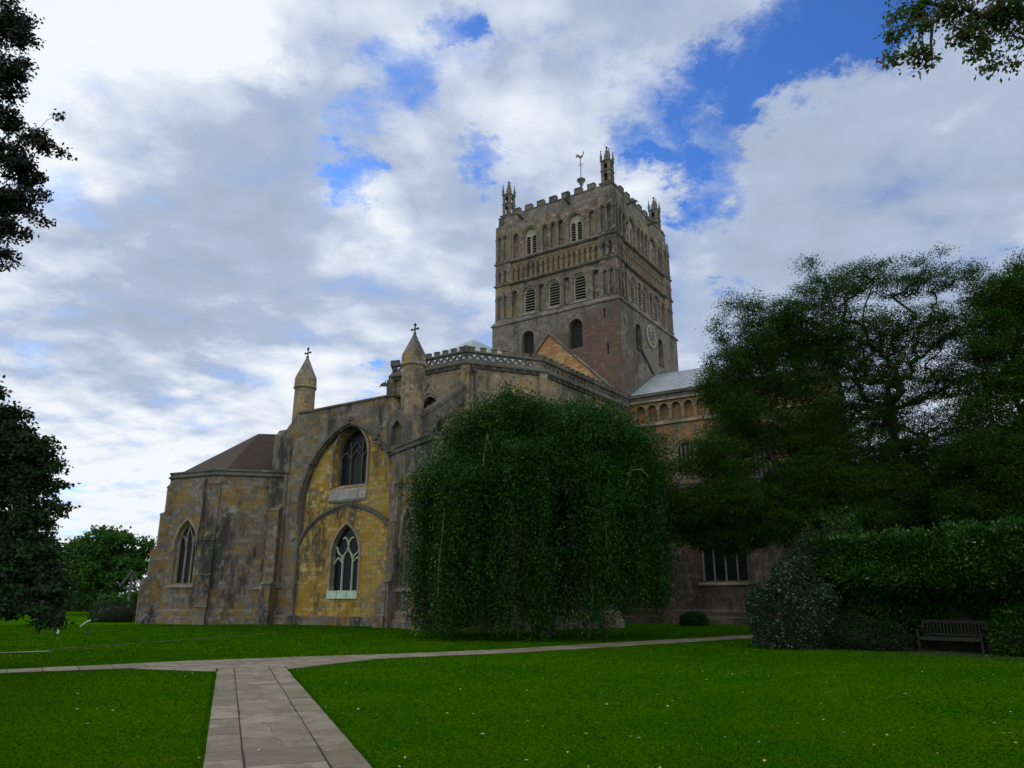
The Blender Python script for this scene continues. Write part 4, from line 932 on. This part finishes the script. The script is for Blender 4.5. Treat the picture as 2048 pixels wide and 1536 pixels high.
# weeping ash in front of the choir
WB = at(1090, 1200, 35.2); wx, wy = WB.x, WB.y
t = empty('weeping_tree', (wx, wy, 0), 0, None, 'broad dark green weeping tree whose curtain of branches hangs to the grass before the church', 'tree')
C = []; AX = []; tw_ = MB(); att = []
rgw = np.random.default_rng(5)
def ztop(x_, y_):
    r = math.hypot(x_/6.0, y_/5.0); return 9.75-1.9*min(r,1.1)**4+.40*math.sin(x_*1.25+.4)+.3*math.sin(y_*1.7)+.38*math.sin(x_*2.9+y_)
tufts = []
boughs = [(i*2*math.pi/15+rgw.uniform(-.12, .12), rgw.uniform(.84, .99), rgw.uniform(7.0, 8.9), 0.0, 1.15) for i in range(15)]
boughs += [(i*2*math.pi/11+.3+rgw.uniform(-.15, .15), rgw.uniform(.58, .84), rgw.uniform(9.0, 10.1), rgw.uniform(3.4, 6.0), 1.25) for i in range(11)]
boughs += [(a_, .97, z_, e_, 1.0) for a_, z_, e_ in ((-2.3, 6.6, 2.4), (-1.75, 7.6, 3.6), (-1.2, 6.2, 1.8), (-.6, 7.2, 3.0), (-2.8, 7.4, 3.2), (3.2, 6.4, 1.6))]
boughs += [(i*2*math.pi/6+.1, .32, rgw.uniform(9.3, 10.2), 5.5, 1.4) for i in range(6)]+[(0, 0, 10.1, 6, 1.2)]
for (a, ro, zb, ze, rb) in boughs:
    if ze == 0 and math.cos(a) > -.45 and not (math.sin(a) < -.15 and math.cos(a) < .7): ze = rgw.uniform(.02, .5) if math.cos(a) < .6 else rgw.uniform(.4, 1.4)
    bx_, by_ = 5.05*ro*math.cos(a), 4.2*ro*math.sin(a)
    for q_ in range(int(13*rb)):
        dx, dy = rgw.normal()*rb*.38, rgw.normal()*rb*.38; d2 = (dx*dx+dy*dy)/(rb*rb)
        if bx_ < -3.5 and ze == 0: dx -= .1
        tufts.append((bx_+dx, by_+dy, math.hypot((bx_+dx)/5.4, (by_+dy)/4.5), zb-d2*1.0, ze+(d2*.6 if ze else 0)+rgw.uniform(0, .5)*(ze > 0)))
for k, (cx, cy, rr, zt, zend) in enumerate(tufts):
    att.append((cx*.93, cy*.93, zt-.3)); outer = zend < 2.4
    zend = max(0, zend+rgw.uniform(-.1, .25))
    od = np.array((cx/6, cy/5))/max(rr, .2)*(.7 if cx < 0 else .3); bulge = rgw.uniform(.2, .9)
    sub = [(rgw.normal()*.30, rgw.normal()*.30, rgw.uniform(0, 1.6)) for _ in range(5)]
    for s_ in range(11 if outer else 10):
        sb = sub[s_ % 5]; sx, sy = cx+sb[0]+rgw.normal()*.10, cy+sb[1]+rgw.normal()*.10; z0 = zt-abs(rgw.normal())*.3-sb[2]*.4; z1 = max(.02, zend+abs(rgw.normal())*(.30 if outer else .8)+sb[2]*.2)
        if z0-z1 < .5: continue
        n = int((z0-z1)/.085); f = np.linspace(0, 1, n)
        X = sx+od[0]*(f**.5*.4+bulge*np.sin(np.minimum(f*3.2, math.pi))*.5); Y = sy+od[1]*(f**.5*.4+bulge*np.sin(np.minimum(f*3.2, math.pi))*.5); Z = z0+(z1-z0)*f+.35*np.sin(np.minimum(f*6, math.pi))
        clus = (np.sin(f*rgw.uniform(6, 16)+rgw.uniform(0, 6)) > -.45) & (rgw.uniform(size=n) > .4*f**2); X, Y, Z = X[clus], Y[clus], Z[clus]
        for rep_ in range(2):
            C.append(np.stack([X, Y, Z], 1)+rgw.normal(size=(len(X), 3))*np.array((.13, .13, .12)))
            AX.append(np.stack([np.full(len(X), od[0]*.5), np.full(len(X), od[1]*.5), np.full(len(X), -.7)], 1))
        if s_ == 3 and k % 9 == 0 and len(X) > 24: tw_.tube([(X_, Y_, Z_) for X_, Y_, Z_ in zip(X[::12], Y[::12], Z[::12])], .008, 3, False)
    for q_ in range(2):
        n = 100; c0 = np.array((cx, cy, zt))+rgw.normal(size=3)*np.array((.5, .5, .3)); q = c0+rgw.normal(size=(n, 3))*np.array((.33, .33, .22)); C.append(q); AX.append(rgw.normal(size=(n, 3))*.3+np.array((cx/12, cy/12, .25)))
for q_ in range(60):
    a = rgw.uniform(0, 2*math.pi); ro = rgw.uniform(0, .95)**.7; x_, y_ = 4.9*ro*math.cos(a), 4.1*ro*math.sin(a); z_ = 10.0-1.5*ro**3; d = np.array((math.cos(a)*ro*.9, math.sin(a)*ro*.9, 1.0)); L_ = rgw.uniform(.5, 1.3); f = rgw.uniform(0, 1, 60)[:, None]
    C.append(np.array((x_, y_, z_))+d*f*L_+np.array((math.cos(a), math.sin(a), -1.1))*f**2*L_*.55+rgw.normal(size=(60, 3))*.09); AX.append(np.tile(d*.5, (60, 1)))
C = np.concatenate(C); AX = np.concatenate(AX); quads('crown', 'ash', leafset(C, .135, .06, .1, AX, .75), parent=t)
pos, par, rad = skeleton([np.array(p, float) for p in ((0,0,0),(.1,0,1.2),(.05,.1,2.6),(.2,0,4.2))], np.array(att), .03, .42, .2, 3, .22)
skel_mesh('trunk', 'bark', pos, par, rad, t); tw_.build('hanging_twigs', 'twig', t)
for (a, b, c_, d_) in (((985,905,31.2),(975,868,31),(968,915,30.9),(966,935,30.9)), ((1250,985,31.5),(1262,940,31.2),(1285,938,31),(1297,955,31)), ((1020,890,31.2),(1028,895,31),(1034,912,31),(1036,925,31))):
    q = MB(); q.tube([at(*p)-Vector((wx, wy, 0)) for p in (a, b, c_, d_)], [.012, .02, .018, .008], 4); q.build('bare_shoot', 'twig', t)

# honey locusts behind the hedge
def tw3(*pts): return [tuple(at(*p)) if len(p) == 3 else p for p in pts]
def gb(px, d): p = at(px, 1200, d); return (p.x, p.y, 0)
b = gb(1622, 36)
tree('locust_tree', 'feathery tree with a leaning forked trunk beside the weeping tree, in front of the transept', 'tree', b, [b]+tw3((1605,1080,36),(1578,985,36),(1555,930,35.6),(1520,880,35.4)),
     [(1500,690,75,45,35),(1460,730,50,35,34.6),(1540,640,70,40,35),(1425,775,35,40,34.5),(1465,820,60,45,34.5),(1530,760,90,70,36,1.2),(1420,890,45,35,34.5,1.),(1365,930,25,20,34.5,.7),(1470,1000,90,45,35,2.0),(1380,1060,60,30,36,1.6),(1450,1080,70,30,36,1.8),(1590,990,70,60,35,2.0),(1390,1010,60,40,34.8,1.9),(1540,1050,100,40,35.5,2.),(1590,890,60,70,36,1.0),(1500,860,90,60,36,1.0),(1460,790,50,50,35,1),(1560,700,70,50,36,1.1),(1450,930,80,40,35.5,1.4),(1480,610,50,18,35,.7),(1440,650,30,15,35,.5)],
     54.0, 58, .43, .105, .042, 'locust', .17, 2, .42, .15, rtip=.0055, bend=.14, up=.06)
b = gb(1795, 35)
tree('locust_tree', 'tall airy tree with several dark upright stems rising behind the clipped hedge', 'tree', b, [b]+tw3((1795,1080,35),(1792,980,35),(1790,880,35),(1775,790,35)),
     [(1650,590,70,45,34.6),(1720,560,60,38,35),(1800,560,70,42,35,.8),(1890,560,65,26,34.6,.8),(1930,545,40,15,34.4,.6),(1700,670,100,55,35),(1820,660,90,50,34.6,.8),(1630,690,70,50,35.4,1.2),(1650,800,80,55,35.5,.75),(1770,770,100,60,35,.65),(1880,760,60,50,35,.45),(1700,900,90,45,35,.9),(1840,890,100,45,34.6,.8),(1740,980,120,50,34.6,2.),(1860,1000,90,50,34.4,1.6),(1700,1040,110,35,34.2,2.2),(1620,960,80,50,35,1.6),(1760,930,110,40,36,1.2),(1640,860,70,60,36,.9),(1750,1010,160,50,37,1.6),(1900,950,80,60,36,1.2),(1730,840,90,50,36,.6),(1880,500,20,10,34.8,.6),(1620,530,30,14,35,.6),(1960,625,40,30,34.6,.5),(1900,660,80,60,35,.7),(1930,760,70,60,35,.7),(1590,640,60,40,35,1.),(1660,730,80,50,35.4,.9),(1930,850,80,50,35,.9),(1780,830,100,50,36,.7),(1780,720,80,50,35.4,.7),(1860,1050,80,30,34.6,2.),(1940,1060,60,25,34,2.)],
     58.0, 50, .44, .105, .042, 'locust', .2, 5, .42, .15, rtip=.0055, bend=.14, up=.06)
b = gb(2190, 31)
tree('locust_tree', 'spreading tree reaching in over the right end of the hedge', 'tree', b, [b]+tw3((2190,1060,31),(2160,960,31),(2110,880,31),(2060,800,31)),
     [(2010,590,60,45,30.6),(2045,540,40,40,30.6,.8),(2080,650,90,70,31),(1985,650,50,35,30.4),(1960,700,50,25,30.2),(2020,760,70,45,30.4,.8),(1950,820,60,30,30.2,.7),(2050,860,80,50,30.6,1.1),(1960,900,80,40,30.4,1.2),(2030,960,80,50,30.2,1.4),(1940,1010,60,40,30.6,.9),(2150,760,80,120,31,.7),(2050,1030,70,35,30.2,1.5),(1990,930,100,70,32,1.4),(1980,590,50,40,30.6,.9),(2030,700,80,60,30.6,.9),(1990,780,60,50,30.6,.8),(2040,930,80,60,31,1.4),(2045,600,60,60,31,1.),(2000,1020,100,50,32,1.6)],
     58.0, 50, .44, .105, .042, 'locust', .2, 8, .42, .15, rtip=.0055, bend=.14, up=.06)
# dark trees at the left edge
b = gb(-330, 18.5)
tree('beech_tree', 'dark purple-green tree with low skirts sweeping down to the lawn at the left edge', 'tree', b, [b]+tw3((-330,1000,18.5),(-320,800,18.5)),
     [(10,855,45,45,17.5),(60,900,45,35,17.5,1.2),(75,950,45,45,17.5),(70,1040,40,60,17.5),(60,1130,60,60,17),(110,1180,25,25,17),(50,1205,70,30,16.6,1.3),(95,1235,25,14,16.4,1.2),(-30,950,80,110,18),(-20,1130,90,90,17.5),(-160,900,130,160,18.5,.35),(-180,1120,130,110,18,.4),(-60,800,70,50,18,.6),(-330,800,180,120,19,.15)],
     22, 60, .22, .105, .066, 'mixleaf', .25, 11, .55, .25, rtip=.006, bend=.14)
b = gb(-760, 14)
tree('copper_beech', 'dark copper beech hanging its leafy branches down the upper left of the view', 'tree', b, [b]+tw3((-760,800,14),(-740,400,14),(-650,120,14)),
     [(15,40,50,50,12.6),(45,75,25,30,12.4,.8),(0,160,45,45,12.6),(25,130,25,40,12.4,.7),(5,235,40,28,12.6,.9),(60,270,34,18,12.4),(95,295,30,12,12.3,.9),(20,310,45,35,12.6,.9),(45,345,35,28,12.4,1.1),(75,385,22,10,12.3,.8),(15,400,50,35,12.6,1.3),(70,435,26,10,12.3,.8),(15,455,38,22,12.5,.9),(8,500,28,18,12.4,.8),(10,535,8,10,12.4,.7),(-90,100,80,140,13,.5),(-100,350,90,120,13,.5),(-330,150,200,180,13.6,.16),(-330,420,160,120,13.6,.12)],
     24, 44, .15, .075, .048, 'beech', .3, 12, .6, .35, rtip=.005, bend=.14, extra=np.stack([RG.uniform(-16, -8.6, 330), RG.uniform(4, 13, 330), RG.uniform(6.5, 11, 330)], 1))
# branch overhead on the right, from a tree standing just outside the view
b = (10.5, 5.5, 0)
tree('overhanging_tree', 'near tree whose thin leafy twigs hang into the top right corner against the sky', 'tree', b, [b, (10.4,5.6,3), (10.1,6.1,6.2), (9.5,7,8.0)]+tw3((2200,-160,8.6)),
     [(1795,20,22,14,8.6,.8),(1840,15,40,20,8.6),(1800,70,28,14,8.5),(1840,55,30,14,8.5,.8),(1790,115,26,14,8.5,.9),(1830,105,34,16,8.5,1.),(1860,120,26,12,8.5,.8),(1900,20,50,22,8.7,1.2),(1930,60,30,24,8.7,1.3),(1960,95,26,22,8.7,1.3),(1985,125,22,14,8.7,1.1),(2000,30,55,32,8.7,1.6),(2040,70,22,34,8.8,.8),(2030,120,16,18,8.8,.6),(1780,50,8,8,8.5,.8),(2100,0,60,60,8.8,.8),(2000,-90,140,60,8.8,.5),(1850,-60,60,30,8.7,.4)],
     27, 14, .12, .075, .040, 'oak', .3, 21, .8, .3, rtip=.0034, up=.03, bend=.2, extra=np.concatenate([np.stack([RG.uniform(7.6, 15, 900), RG.uniform(-3, 7.2, 900), RG.uniform(7, 12, 900)], 1), np.stack([RG.uniform(-4, 14, 1100), RG.uniform(-12, -2.5, 1100), RG.uniform(6, 12, 1100)], 1)]))

# far trees, clipped yew, wayside cross
b = gb(212, 88)
tree('far_tree', 'round crowned green tree standing beyond the end chapel on the far left', 'tree', b, [b]+tw3((212,1190,88),(215,1160,88)),
     [(185,1105,40,30,88),(240,1090,40,30,88),(215,1130,70,35,88),(275,1125,22,35,88),(150,1130,25,30,88),(180,1160,50,25,87),(250,1160,40,25,87),(210,1070,30,14,88),(290,1100,12,20,88)],
     20, 80, .9, .42, .26, 'far', .5, 31, .6, .1, rtip=.02)
b = gb(120, 96)
tree('far_tree', 'paler small tree between the purple tree and the round crowned far tree', 'tree', b, [b]+tw3((122,1190,96),(125,1160,96)),
     [(130,1110,25,20,96),(145,1100,20,20,96),(110,1140,30,35,96),(150,1160,30,30,95),(80,1170,40,30,96)], 20, 70, .9, .42, .26, 'far', .4, 32, .6, .1, rtip=.03)
b = gb(232, 63)
tree('small_tree', 'low crooked garden tree in front of the roofed wayside cross', 'tree', b, [b]+tw3((230,1228,63),(238,1215,63)),
     [(215,1195,22,10,63),(240,1188,22,9,63),(262,1192,14,8,63),(225,1205,25,7,63)], 16, 40, .3, .16, .10, 'far', .09, 33, .5, .1, rtip=.012)
for i, (px, d, w_, h_) in enumerate(((60,150,60,34),(-60,150,70,40),(200,170,80,30),(330,160,60,36),(-220,140,90,50),(20,120,30,22))):
    b = gb(px, d); z_ = 1200-h_*.8
    tree('distant_tree', ['distant tree low on the horizon behind the purple tree','distant tree farthest beyond the left edge','distant tree seen under the round crowned tree','distant tree hidden behind the end chapel','large distant tree outside the left edge','small distant tree at the end of the lawn'][i], 'tree', b, [b]+tw3((px,1192,d),(px,z_,d)),
         [(px,1200-h_,w_*.7,h_*.6,d),(px-w_*.5,1200-h_*.6,w_*.5,h_*.5,d),(px+w_*.5,1200-h_*.6,w_*.5,h_*.5,d)], 5, 40, 1.8, .7, .4, 'far', .5, 40+i, .6, .1, rtip=.05, group='trees along the horizon')
def shell(n, cx, cy, rz, sx, sy, sz, z0=0., pw=2.6, thick=.25):
    v = unit(RG.normal(size=(n, 3))); v[:, 2] = np.abs(v[:, 2])
    k = (np.abs(v[:, 0])**pw+np.abs(v[:, 1])**pw+np.abs(v[:, 2])**pw)**(-1/pw); v = v*k[:, None]; outn = v.copy()
    v = v*(1-RG.uniform(0, thick, (n, 1))**1.5)
    x_, y_ = v[:, 0]*sx, v[:, 1]*sy; c, s_ = math.cos(rz), math.sin(rz)
    return np.stack([cx+x_*c-y_*s_, cy+x_*s_+y_*c, z0+v[:, 2]*sz], 1), np.stack([outn[:, 0]*c-outn[:, 1]*s_, outn[:, 0]*s_+outn[:, 1]*c, outn[:, 2]], 1)
def shrub(name, label, cat, cx, cy, rz, sx, sy, sz, n, ll, lw, m, pw=2.6, bump=.2, group=None, corem='void', stick=0):
    t = empty(name, (cx, cy, 0), 0, None, label, cat, group); P, Nn = shell(n, 0, 0, rz, sx, sy, sz, 0, pw)
    f = 1+bump*(np.sin(P[:, 0]*2.1+cx)*np.sin(P[:, 1]*2.3+1)*np.cos(P[:, 2]*2.7+cy))+bump*.5*np.sin(P[:, 0]*5.1+P[:, 2]*4)*np.cos(P[:, 2]*5.7+P[:, 1]*4+cy)+RG.normal(size=n)*.035; P = P*np.stack([f, f, f], 1)
    quads('foliage', m, leafset(P, ll, lw, 0, unit(Nn)*.7, .7), parent=t)
    if stick:
        k = RG.integers(0, n, stick); S = []
        for i in k:
            if P[i, 2] > sz*.45:
                d = unit((Nn[i]+np.array((0, 0, .8))+RG.normal(size=3)*.3)[None])[0]; L_ = RG.uniform(.15, .5)
                q = P[i]+d*np.linspace(0, L_, 14)[:, None]; S.append(q)
        S = np.concatenate(S); quads('shoots', m, leafset(S, ll, lw, 0, None, 1), parent=t)
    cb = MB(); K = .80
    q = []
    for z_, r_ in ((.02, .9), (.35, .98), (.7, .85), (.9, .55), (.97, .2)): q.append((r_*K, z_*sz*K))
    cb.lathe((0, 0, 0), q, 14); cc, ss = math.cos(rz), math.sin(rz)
    cb.v = [((x_*sx)*cc-(y_*sy)*ss, (x_*sx)*ss+(y_*sy)*cc, z_) for x_, y_, z_ in cb.v]; cb.build('dark_core', 'innerdark', t, True)
    return t
p = at(236, 1200, 60); shrub('clipped_yew', 'low dark clipped evergreen block at the foot of the end chapel', 'shrub', p.x, p.y, .1, 1.7, 1.2, 1.45, 7000, .10, .05, 'mixleaf', 5, .03)
p = at(257, 1200, 66); wcx = empty('wayside_cross', (p.x, p.y, 0), R(25), None, 'grey wooden wayside cross under a small pitched roof among the far trees', 'cross')
q = MB(); q.box((0,0,1.9), (.22,.18,3.8)); q.build('post', 'darkwood', wcx)
q = MB(); q.box((0,0,2.6), (1.1,.13,.15)); q.build('cross_arm', 'darkwood', wcx)
for s_, (dx, dz) in ((-1, (-.85, -1.35)), (1, (.85, -1.35))):
    q = MB(); n_ = Vector((dz, 0, -dx)).normalized()*.06
    q.add([(0,-.3,3.95),(0,.3,3.95),(dx,.3,3.95+dz),(dx,-.3,3.95+dz),(n_.x,-.3,3.95+.16),(n_.x,.3,3.95+.16),(dx-n_.x*s_*.2,.3,3.95+dz+.16),(dx-n_.x*s_*.2,-.3,3.95+dz+.16)], [(0,1,2,3),(7,6,5,4),(0,4,5,1),(1,5,6,2),(2,6,7,3),(3,7,4,0)]); q.build('roof_board', 'darkwood', wcx)

# low boundary hedge at the end of the lawn
a_, b_ = at(-420, 1200, 118), at(520, 1200, 112); dv = Vector((b_.x-a_.x, b_.y-a_.y)); n = 26000; u_ = RG.uniform(0, 1, n); z_ = RG.uniform(0, 1, n)**.7*(2.6+.5*np.sin(u_*60)+.4*np.sin(u_*23)); w_ = RG.uniform(-1, 1, n)*1.1
bh = empty('boundary_hedge', (a_.x, a_.y, 0), 0, None, 'long low dark hedge closing the far side of the lawn beyond the church', 'hedge')
quads('foliage', 'far', leafset(np.stack([dv.x*u_, dv.y*u_+w_, z_], 1), .5, .3, 0, None, 1), parent=bh)
q = MB(); q.prism([(0,-.4),(dv.x,dv.y-.4),(dv.x,dv.y+.4),(0,.4)], 0, 2.0); q.build('dark_core', 'bark', bh)

# laurel hedge with a hollow for the bench
hz = empty('laurel_hedge', (12.6, 27.0, 0), 0, None, 'long glossy laurel hedge clipped flat on top with a dark hollow around the bench', 'hedge')
HA, HB = Vector((11.0, 28.1)), Vector((18.7, 18.6)); hd_ = (HB-HA).normalized(); hn = Vector((-hd_.y, hd_.x)); hn = -hn if hn.dot(Vector((0, -1))) < 0 else hn; HL = (HB-HA).length; HH = 3.72
# front face leaves
def hpt(s_, dpt, z_): return np.stack([HA.x+hd_.x*s_-hn.x*dpt, HA.y+hd_.y*s_-hn.y*dpt, z_], 1)
n = 46000; s_ = RG.uniform(0, HL, n); z_ = RG.uniform(.05, 1, n)**.9*HH
bp_ = at(1893, 1200, 25.4); sb_ = (Vector((bp_.x, bp_.y))-HA).dot(hd_)
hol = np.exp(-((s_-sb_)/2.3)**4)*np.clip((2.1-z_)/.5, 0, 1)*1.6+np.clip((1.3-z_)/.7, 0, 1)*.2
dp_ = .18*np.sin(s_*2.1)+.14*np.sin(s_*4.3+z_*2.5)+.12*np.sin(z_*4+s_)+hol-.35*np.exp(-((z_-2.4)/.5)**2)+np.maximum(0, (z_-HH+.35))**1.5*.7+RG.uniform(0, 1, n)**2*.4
L1 = leafset(hpt(s_, dp_, z_), .15, .065, .1, np.tile(np.array((hn.x*.5, hn.y*.5, .15)), (n, 1)), .55)
n = 26000; s_ = RG.uniform(0, HL, n); dd_ = RG.uniform(.1, 3.2, n); z_ = HH-.12+.035*s_+.10*np.sin(s_*3)+.08*np.sin(s_*7+dd_*3)-RG.uniform(0, 1, n)**2*.4+(RG.uniform(0, 1, n) < .08)*RG.uniform(0, .28, n)
L2 = leafset(hpt(s_, dd_, z_), .15, .062, 0, np.tile(np.array((0, 0, 1.1)), (n, 1)), .5)
n = 9000; dd_ = RG.uniform(0, 3.2, n); z_ = RG.uniform(0, HH, n); L3 = leafset(hpt(.1+RG.uniform(0, .4, n)+.2*np.sin(z_*3), dd_, z_), .15, .065, .1, None, 1)
LL_ = np.concatenate([L1, L2, L3])-np.array((12.6, 27.0, 0)); quads('foliage', 'laurel', LL_, parent=hz)
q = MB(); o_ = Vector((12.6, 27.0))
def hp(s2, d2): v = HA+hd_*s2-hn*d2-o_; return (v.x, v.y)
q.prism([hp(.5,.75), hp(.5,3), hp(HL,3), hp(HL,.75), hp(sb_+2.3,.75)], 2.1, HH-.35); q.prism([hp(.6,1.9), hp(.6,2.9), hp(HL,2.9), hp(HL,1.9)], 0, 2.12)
q.build('dark_core', 'innerdark', hz)
for s2 in np.arange(.8, HL, .7):
    a_ = hp(s2, 1.85+random.uniform(-.1,.2)); q = MB(); q.tube([(a_[0], a_[1], 0), (a_[0]+random.uniform(-.2,.2), a_[1]+.1, 1.2), (a_[0]+random.uniform(-.4,.4), a_[1]+.2, 2.5)], [.05,.04,.03], 5); q.build('stem', 'bark', hz)
# shrubs around the hedge
p = at(1588, 1200, 28.0); shrub('silver_shrub', 'silvery grey-green shrub at the left end of the hedge by the path', 'shrub', p.x, p.y, .3, 1.55, 1.5, 2.75, 24000, .10, .042, 'silver', 2.1, .22, stick=420)
p = at(1640, 1200, 28.9); shrub('tall_shrub', 'taller olive green shrub rising between the silvery shrub and the hedge', 'shrub', p.x, p.y, .2, 1.6, 1.4, 3.95, 19000, .11, .05, 'mixleaf', 2.1, .25, stick=260)
p = at(1718, 1200, 29.6); shrub('tall_shrub', 'bright leaved shrub poking above the hedge top near its left end', 'shrub', p.x, p.y, .2, 1.5, 1.2, 4.65, 16000, .11, .045, 'laurel', 2.1, .25, stick=220)
p = at(1735, 1200, 26.4); shrub('low_shrub', 'low green bush on the grass edge under the hedge, left of the bench', 'shrub', p.x, p.y, -.5, 1.2, .6, .95, 8000, .09, .045, 'mixleaf', 2.3, .2)
p = at(1665, 1200, 27.3); shrub('low_shrub', 'small dark bush between the silvery shrub and the low green bush', 'shrub', p.x, p.y, -.5, .9, .6, .8, 6000, .09, .045, 'mixleaf', 2.3, .2)
p = at(2035, 1200, 23.6); shrub('low_shrub', 'dark bush right of the bench at the frame edge', 'shrub', p.x, p.y, -.6, .75, .6, 1.5, 6000, .11, .05, 'laurel', 2.3, .2)
p = at(1385, 1200, 50.5); shrub('low_shrub', 'small green plant at the foot of the shaded chapel wall', 'shrub', p.x, p.y, 0, .9, .5, .75, 2500, .14, .07, 'ash', 2.3, .2)
# bench
br = math.atan2(hd_.y, hd_.x)
bn = empty('park_bench', (bp_.x, bp_.y, 0), br, None, 'dark slatted wooden bench set back in the hollow of the laurel hedge', 'bench')
for s_ in (-1, 1):
    for y_, h_ in ((-.25, .62), (.25, .98)):
        q = MB(); q.box((s_*.95, y_, h_/2), (.07, .07, h_)); q.build('leg', 'wood', bn)
    q = MB(); q.box((s_*.95, -.02, .65), (.075, .62, .04)); q.build('armrest', 'wood', bn)
q = MB()
for i in range(5): q.box((0, -.24+i*.115, .44), (1.96, .09, .03))
q.box((0, -.29, .39), (1.86, .03, .08)); q.build('seat', 'wood', bn)
q = MB(); q.box((0, .27, .93), (1.86, .04, .09)); q.box((0, .27, .52), (1.86, .04, .06))
for i in range(17): q.box((-.84+i*.105, .27, .72), (.045, .025, .36))
q.build('backrest', 'wood', bn)
# marker rods with tape
for i, (px, py, h_, lab) in enumerate(((95,1320,.80,'thin iron rod with a knot of white tape nearest the left edge of the lawn'), (162,1312,1.05,'thin iron rod with a loose white tape end, right of its twin'))):
    g = gxy(px, py); r_ = empty('marker_rod', (g.x, g.y, 0), 0, None, lab, 'rod', 'marker rods on the lawn')
    q = MB(); q.tube([(0,0,0), (.05,0,h_*.5), (.14,0,h_)], .010, 6); q.build('rod', 'iron', r_)
    q = MB(); q.tube([(.14,0,h_-.03), (.02,-.02,h_-.08), (-.1,.0,h_-.17), (-.17,.02,h_-.22)] if i else [(.14,0,h_), (.18,0,h_-.04), (.12,.0,h_-.06), (.17,.02,h_-.10)], .018 if i else .03, 5); q.build('tape', 'white', r_)
# ------------------------------------------------------------------ grass and litter
def inpath(x_, y_):
    rx = x_-P0.x; ry = y_-P0.y; s_ = rx*PD.x+ry*PD.y; t_ = rx*PN.x+ry*PN.y; m_ = (np.abs(t_) < .80) & (s_ < 12.6)
    for i in range(len(XC)-1):
        a, b_ = XC[i], XC[i+1]; d = (b_-a); L = d.length; d = d/L; s2 = (x_-a.x)*d.x+(y_-a.y)*d.y; t2 = np.abs((x_-a.x)*d.y-(y_-a.y)*d.x)
        w_ = XW[i]+(XW[i+1]-XW[i])*np.clip(s2/L, 0, 1); m_ |= (s2 > -.1) & (s2 < L+.1) & (t2 < w_)
    for pg in SPLAY:
        ins = np.zeros(len(x_), bool); q = pg
        for i in range(len(q)):
            x1, y1 = q[i]; x2, y2 = q[i-1]; ins ^= ((y1 > y_) != (y2 > y_)) & (x_ < (x2-x1)*(y_-y1)/((y2-y1) or 1e-9)+x1)
        m_ |= ins
    return m_
n = 420000; yy = 6.5+RG.uniform(0, 1, n)**1.7*46; xx = RG.uniform(-.75, .75, n)*yy*1.0
k = ~inpath(xx, yy); xx, yy = xx[k], yy[k]; n = len(xx)
# denser fringe along the main path
nf = 60000; sf = RG.uniform(-2, 12, nf); tf = (.79+.012*np.sin(sf*3.1+1.3*np.sin(sf*1.7))+.01*np.sin(sf*11+2*np.sin(sf*4))+RG.normal(size=nf)*.022)*RG.choice([-1, 1], nf); xf = P0.x+PD.x*sf+PN.x*tf; yf = P0.y+PD.y*sf+PN.y*tf
i_ = RG.integers(0, len(XC)-1, 24000); ff = RG.uniform(0, 1, 24000); sd = RG.choice([0, 1], 24000); LfA, RtA = np.array([tuple(p) for p in Lf]), np.array([tuple(p) for p in Rt])
E_ = np.where(sd[:, None] == 0, LfA[i_]*(1-ff[:, None])+LfA[i_+1]*ff[:, None], RtA[i_]*(1-ff[:, None])+RtA[i_+1]*ff[:, None])+RG.normal(size=(24000, 2))*.035
k = ~inpath(E_[:, 0], E_[:, 1]+0)|(RG.uniform(0, 1, 24000) < .12); E_ = E_[k]
xx = np.concatenate([xx, xf, E_[:, 0]]); yy = np.concatenate([yy, yf, E_[:, 1]]); n = len(xx); h_ = RG.uniform(.006, .016, n)*(1+yy*.012)
ang_ = RG.uniform(0, 2*math.pi, n); wd = .003+.0007*yy; dx, dy = np.cos(ang_)*wd, np.sin(ang_)*wd; lx, ly = RG.normal(size=n)*.018, RG.normal(size=n)*.018
V = np.stack([np.stack([xx-dx, yy-dy, np.zeros(n)], 1), np.stack([xx+dx, yy+dy, np.zeros(n)], 1), np.stack([xx+dx*.3+lx, yy+dy*.3+ly, h_], 1), np.stack([xx-dx*.3+lx, yy-dy*.3+ly, h_], 1)], 1)
def bladem(t, p, out):
    g = t.n('ShaderNodeNewGeometry'); q = t.n('ShaderNodeMapping', {0: g.outputs[0], 3: (1, 1, 0)}).outputs[0]; rnd = g.outputs['Random Per Island']
    a = t.noise(q, .30, 6, .6, .4); b = t.noise(q, 1.5, 6, .7, .5); col = t.mix(t.rng(a, .36, .64), (.018,.080,.001), (.040,.108,.001))
    col = t.mix(t.rng(b, .54, .70, 0, .4), col, (.085,.135,.004)); col = t.mix(t.rng(b, .46, .32, 0, .4), col, (.014,.070,.001)); col = t.mix(1., col, t.mix(rnd, (.9,.9,.9), (1.1,1.1,1.1)), 'MULTIPLY')
    col = t.mix(t.math('GREATER_THAN', t.math('FRACT', t.math('MULTIPLY', rnd, 37.7)), .988), col, (.12,.12,.02))
    link(t, col, p, 'Base Color'); p.inputs['Roughness'].default_value = .8; p.inputs['Specular IOR Level'].default_value = 0
    tr = t.n('ShaderNodeBsdfTranslucent', {0: col}); mx = t.n('ShaderNodeMixShader', {0: .15, 1: p.outputs[0], 2: tr.outputs[0]}); link(t, mx.outputs[0], out, 0)
M['blade'] = mat('grass_blade', bladem)
tag(quads('grass', 'blade', V), kind='stuff')
n = 520; yy = 7+RG.uniform(0, 1, n)**1.2*36; xx = RG.uniform(-.62, .72, n)*yy; C = np.stack([xx, yy, RG.uniform(.02, .05, n)], 1)
Lq = leafset(C, .055, .035, 0, None, 1., 2.); Lq[:, :, 2] = C[:, None, 2]+(Lq[:, :, 2]-C[:, None, 2])*.35
tag(quads('fallen_leaves', 'litter', Lq), kind='stuff')
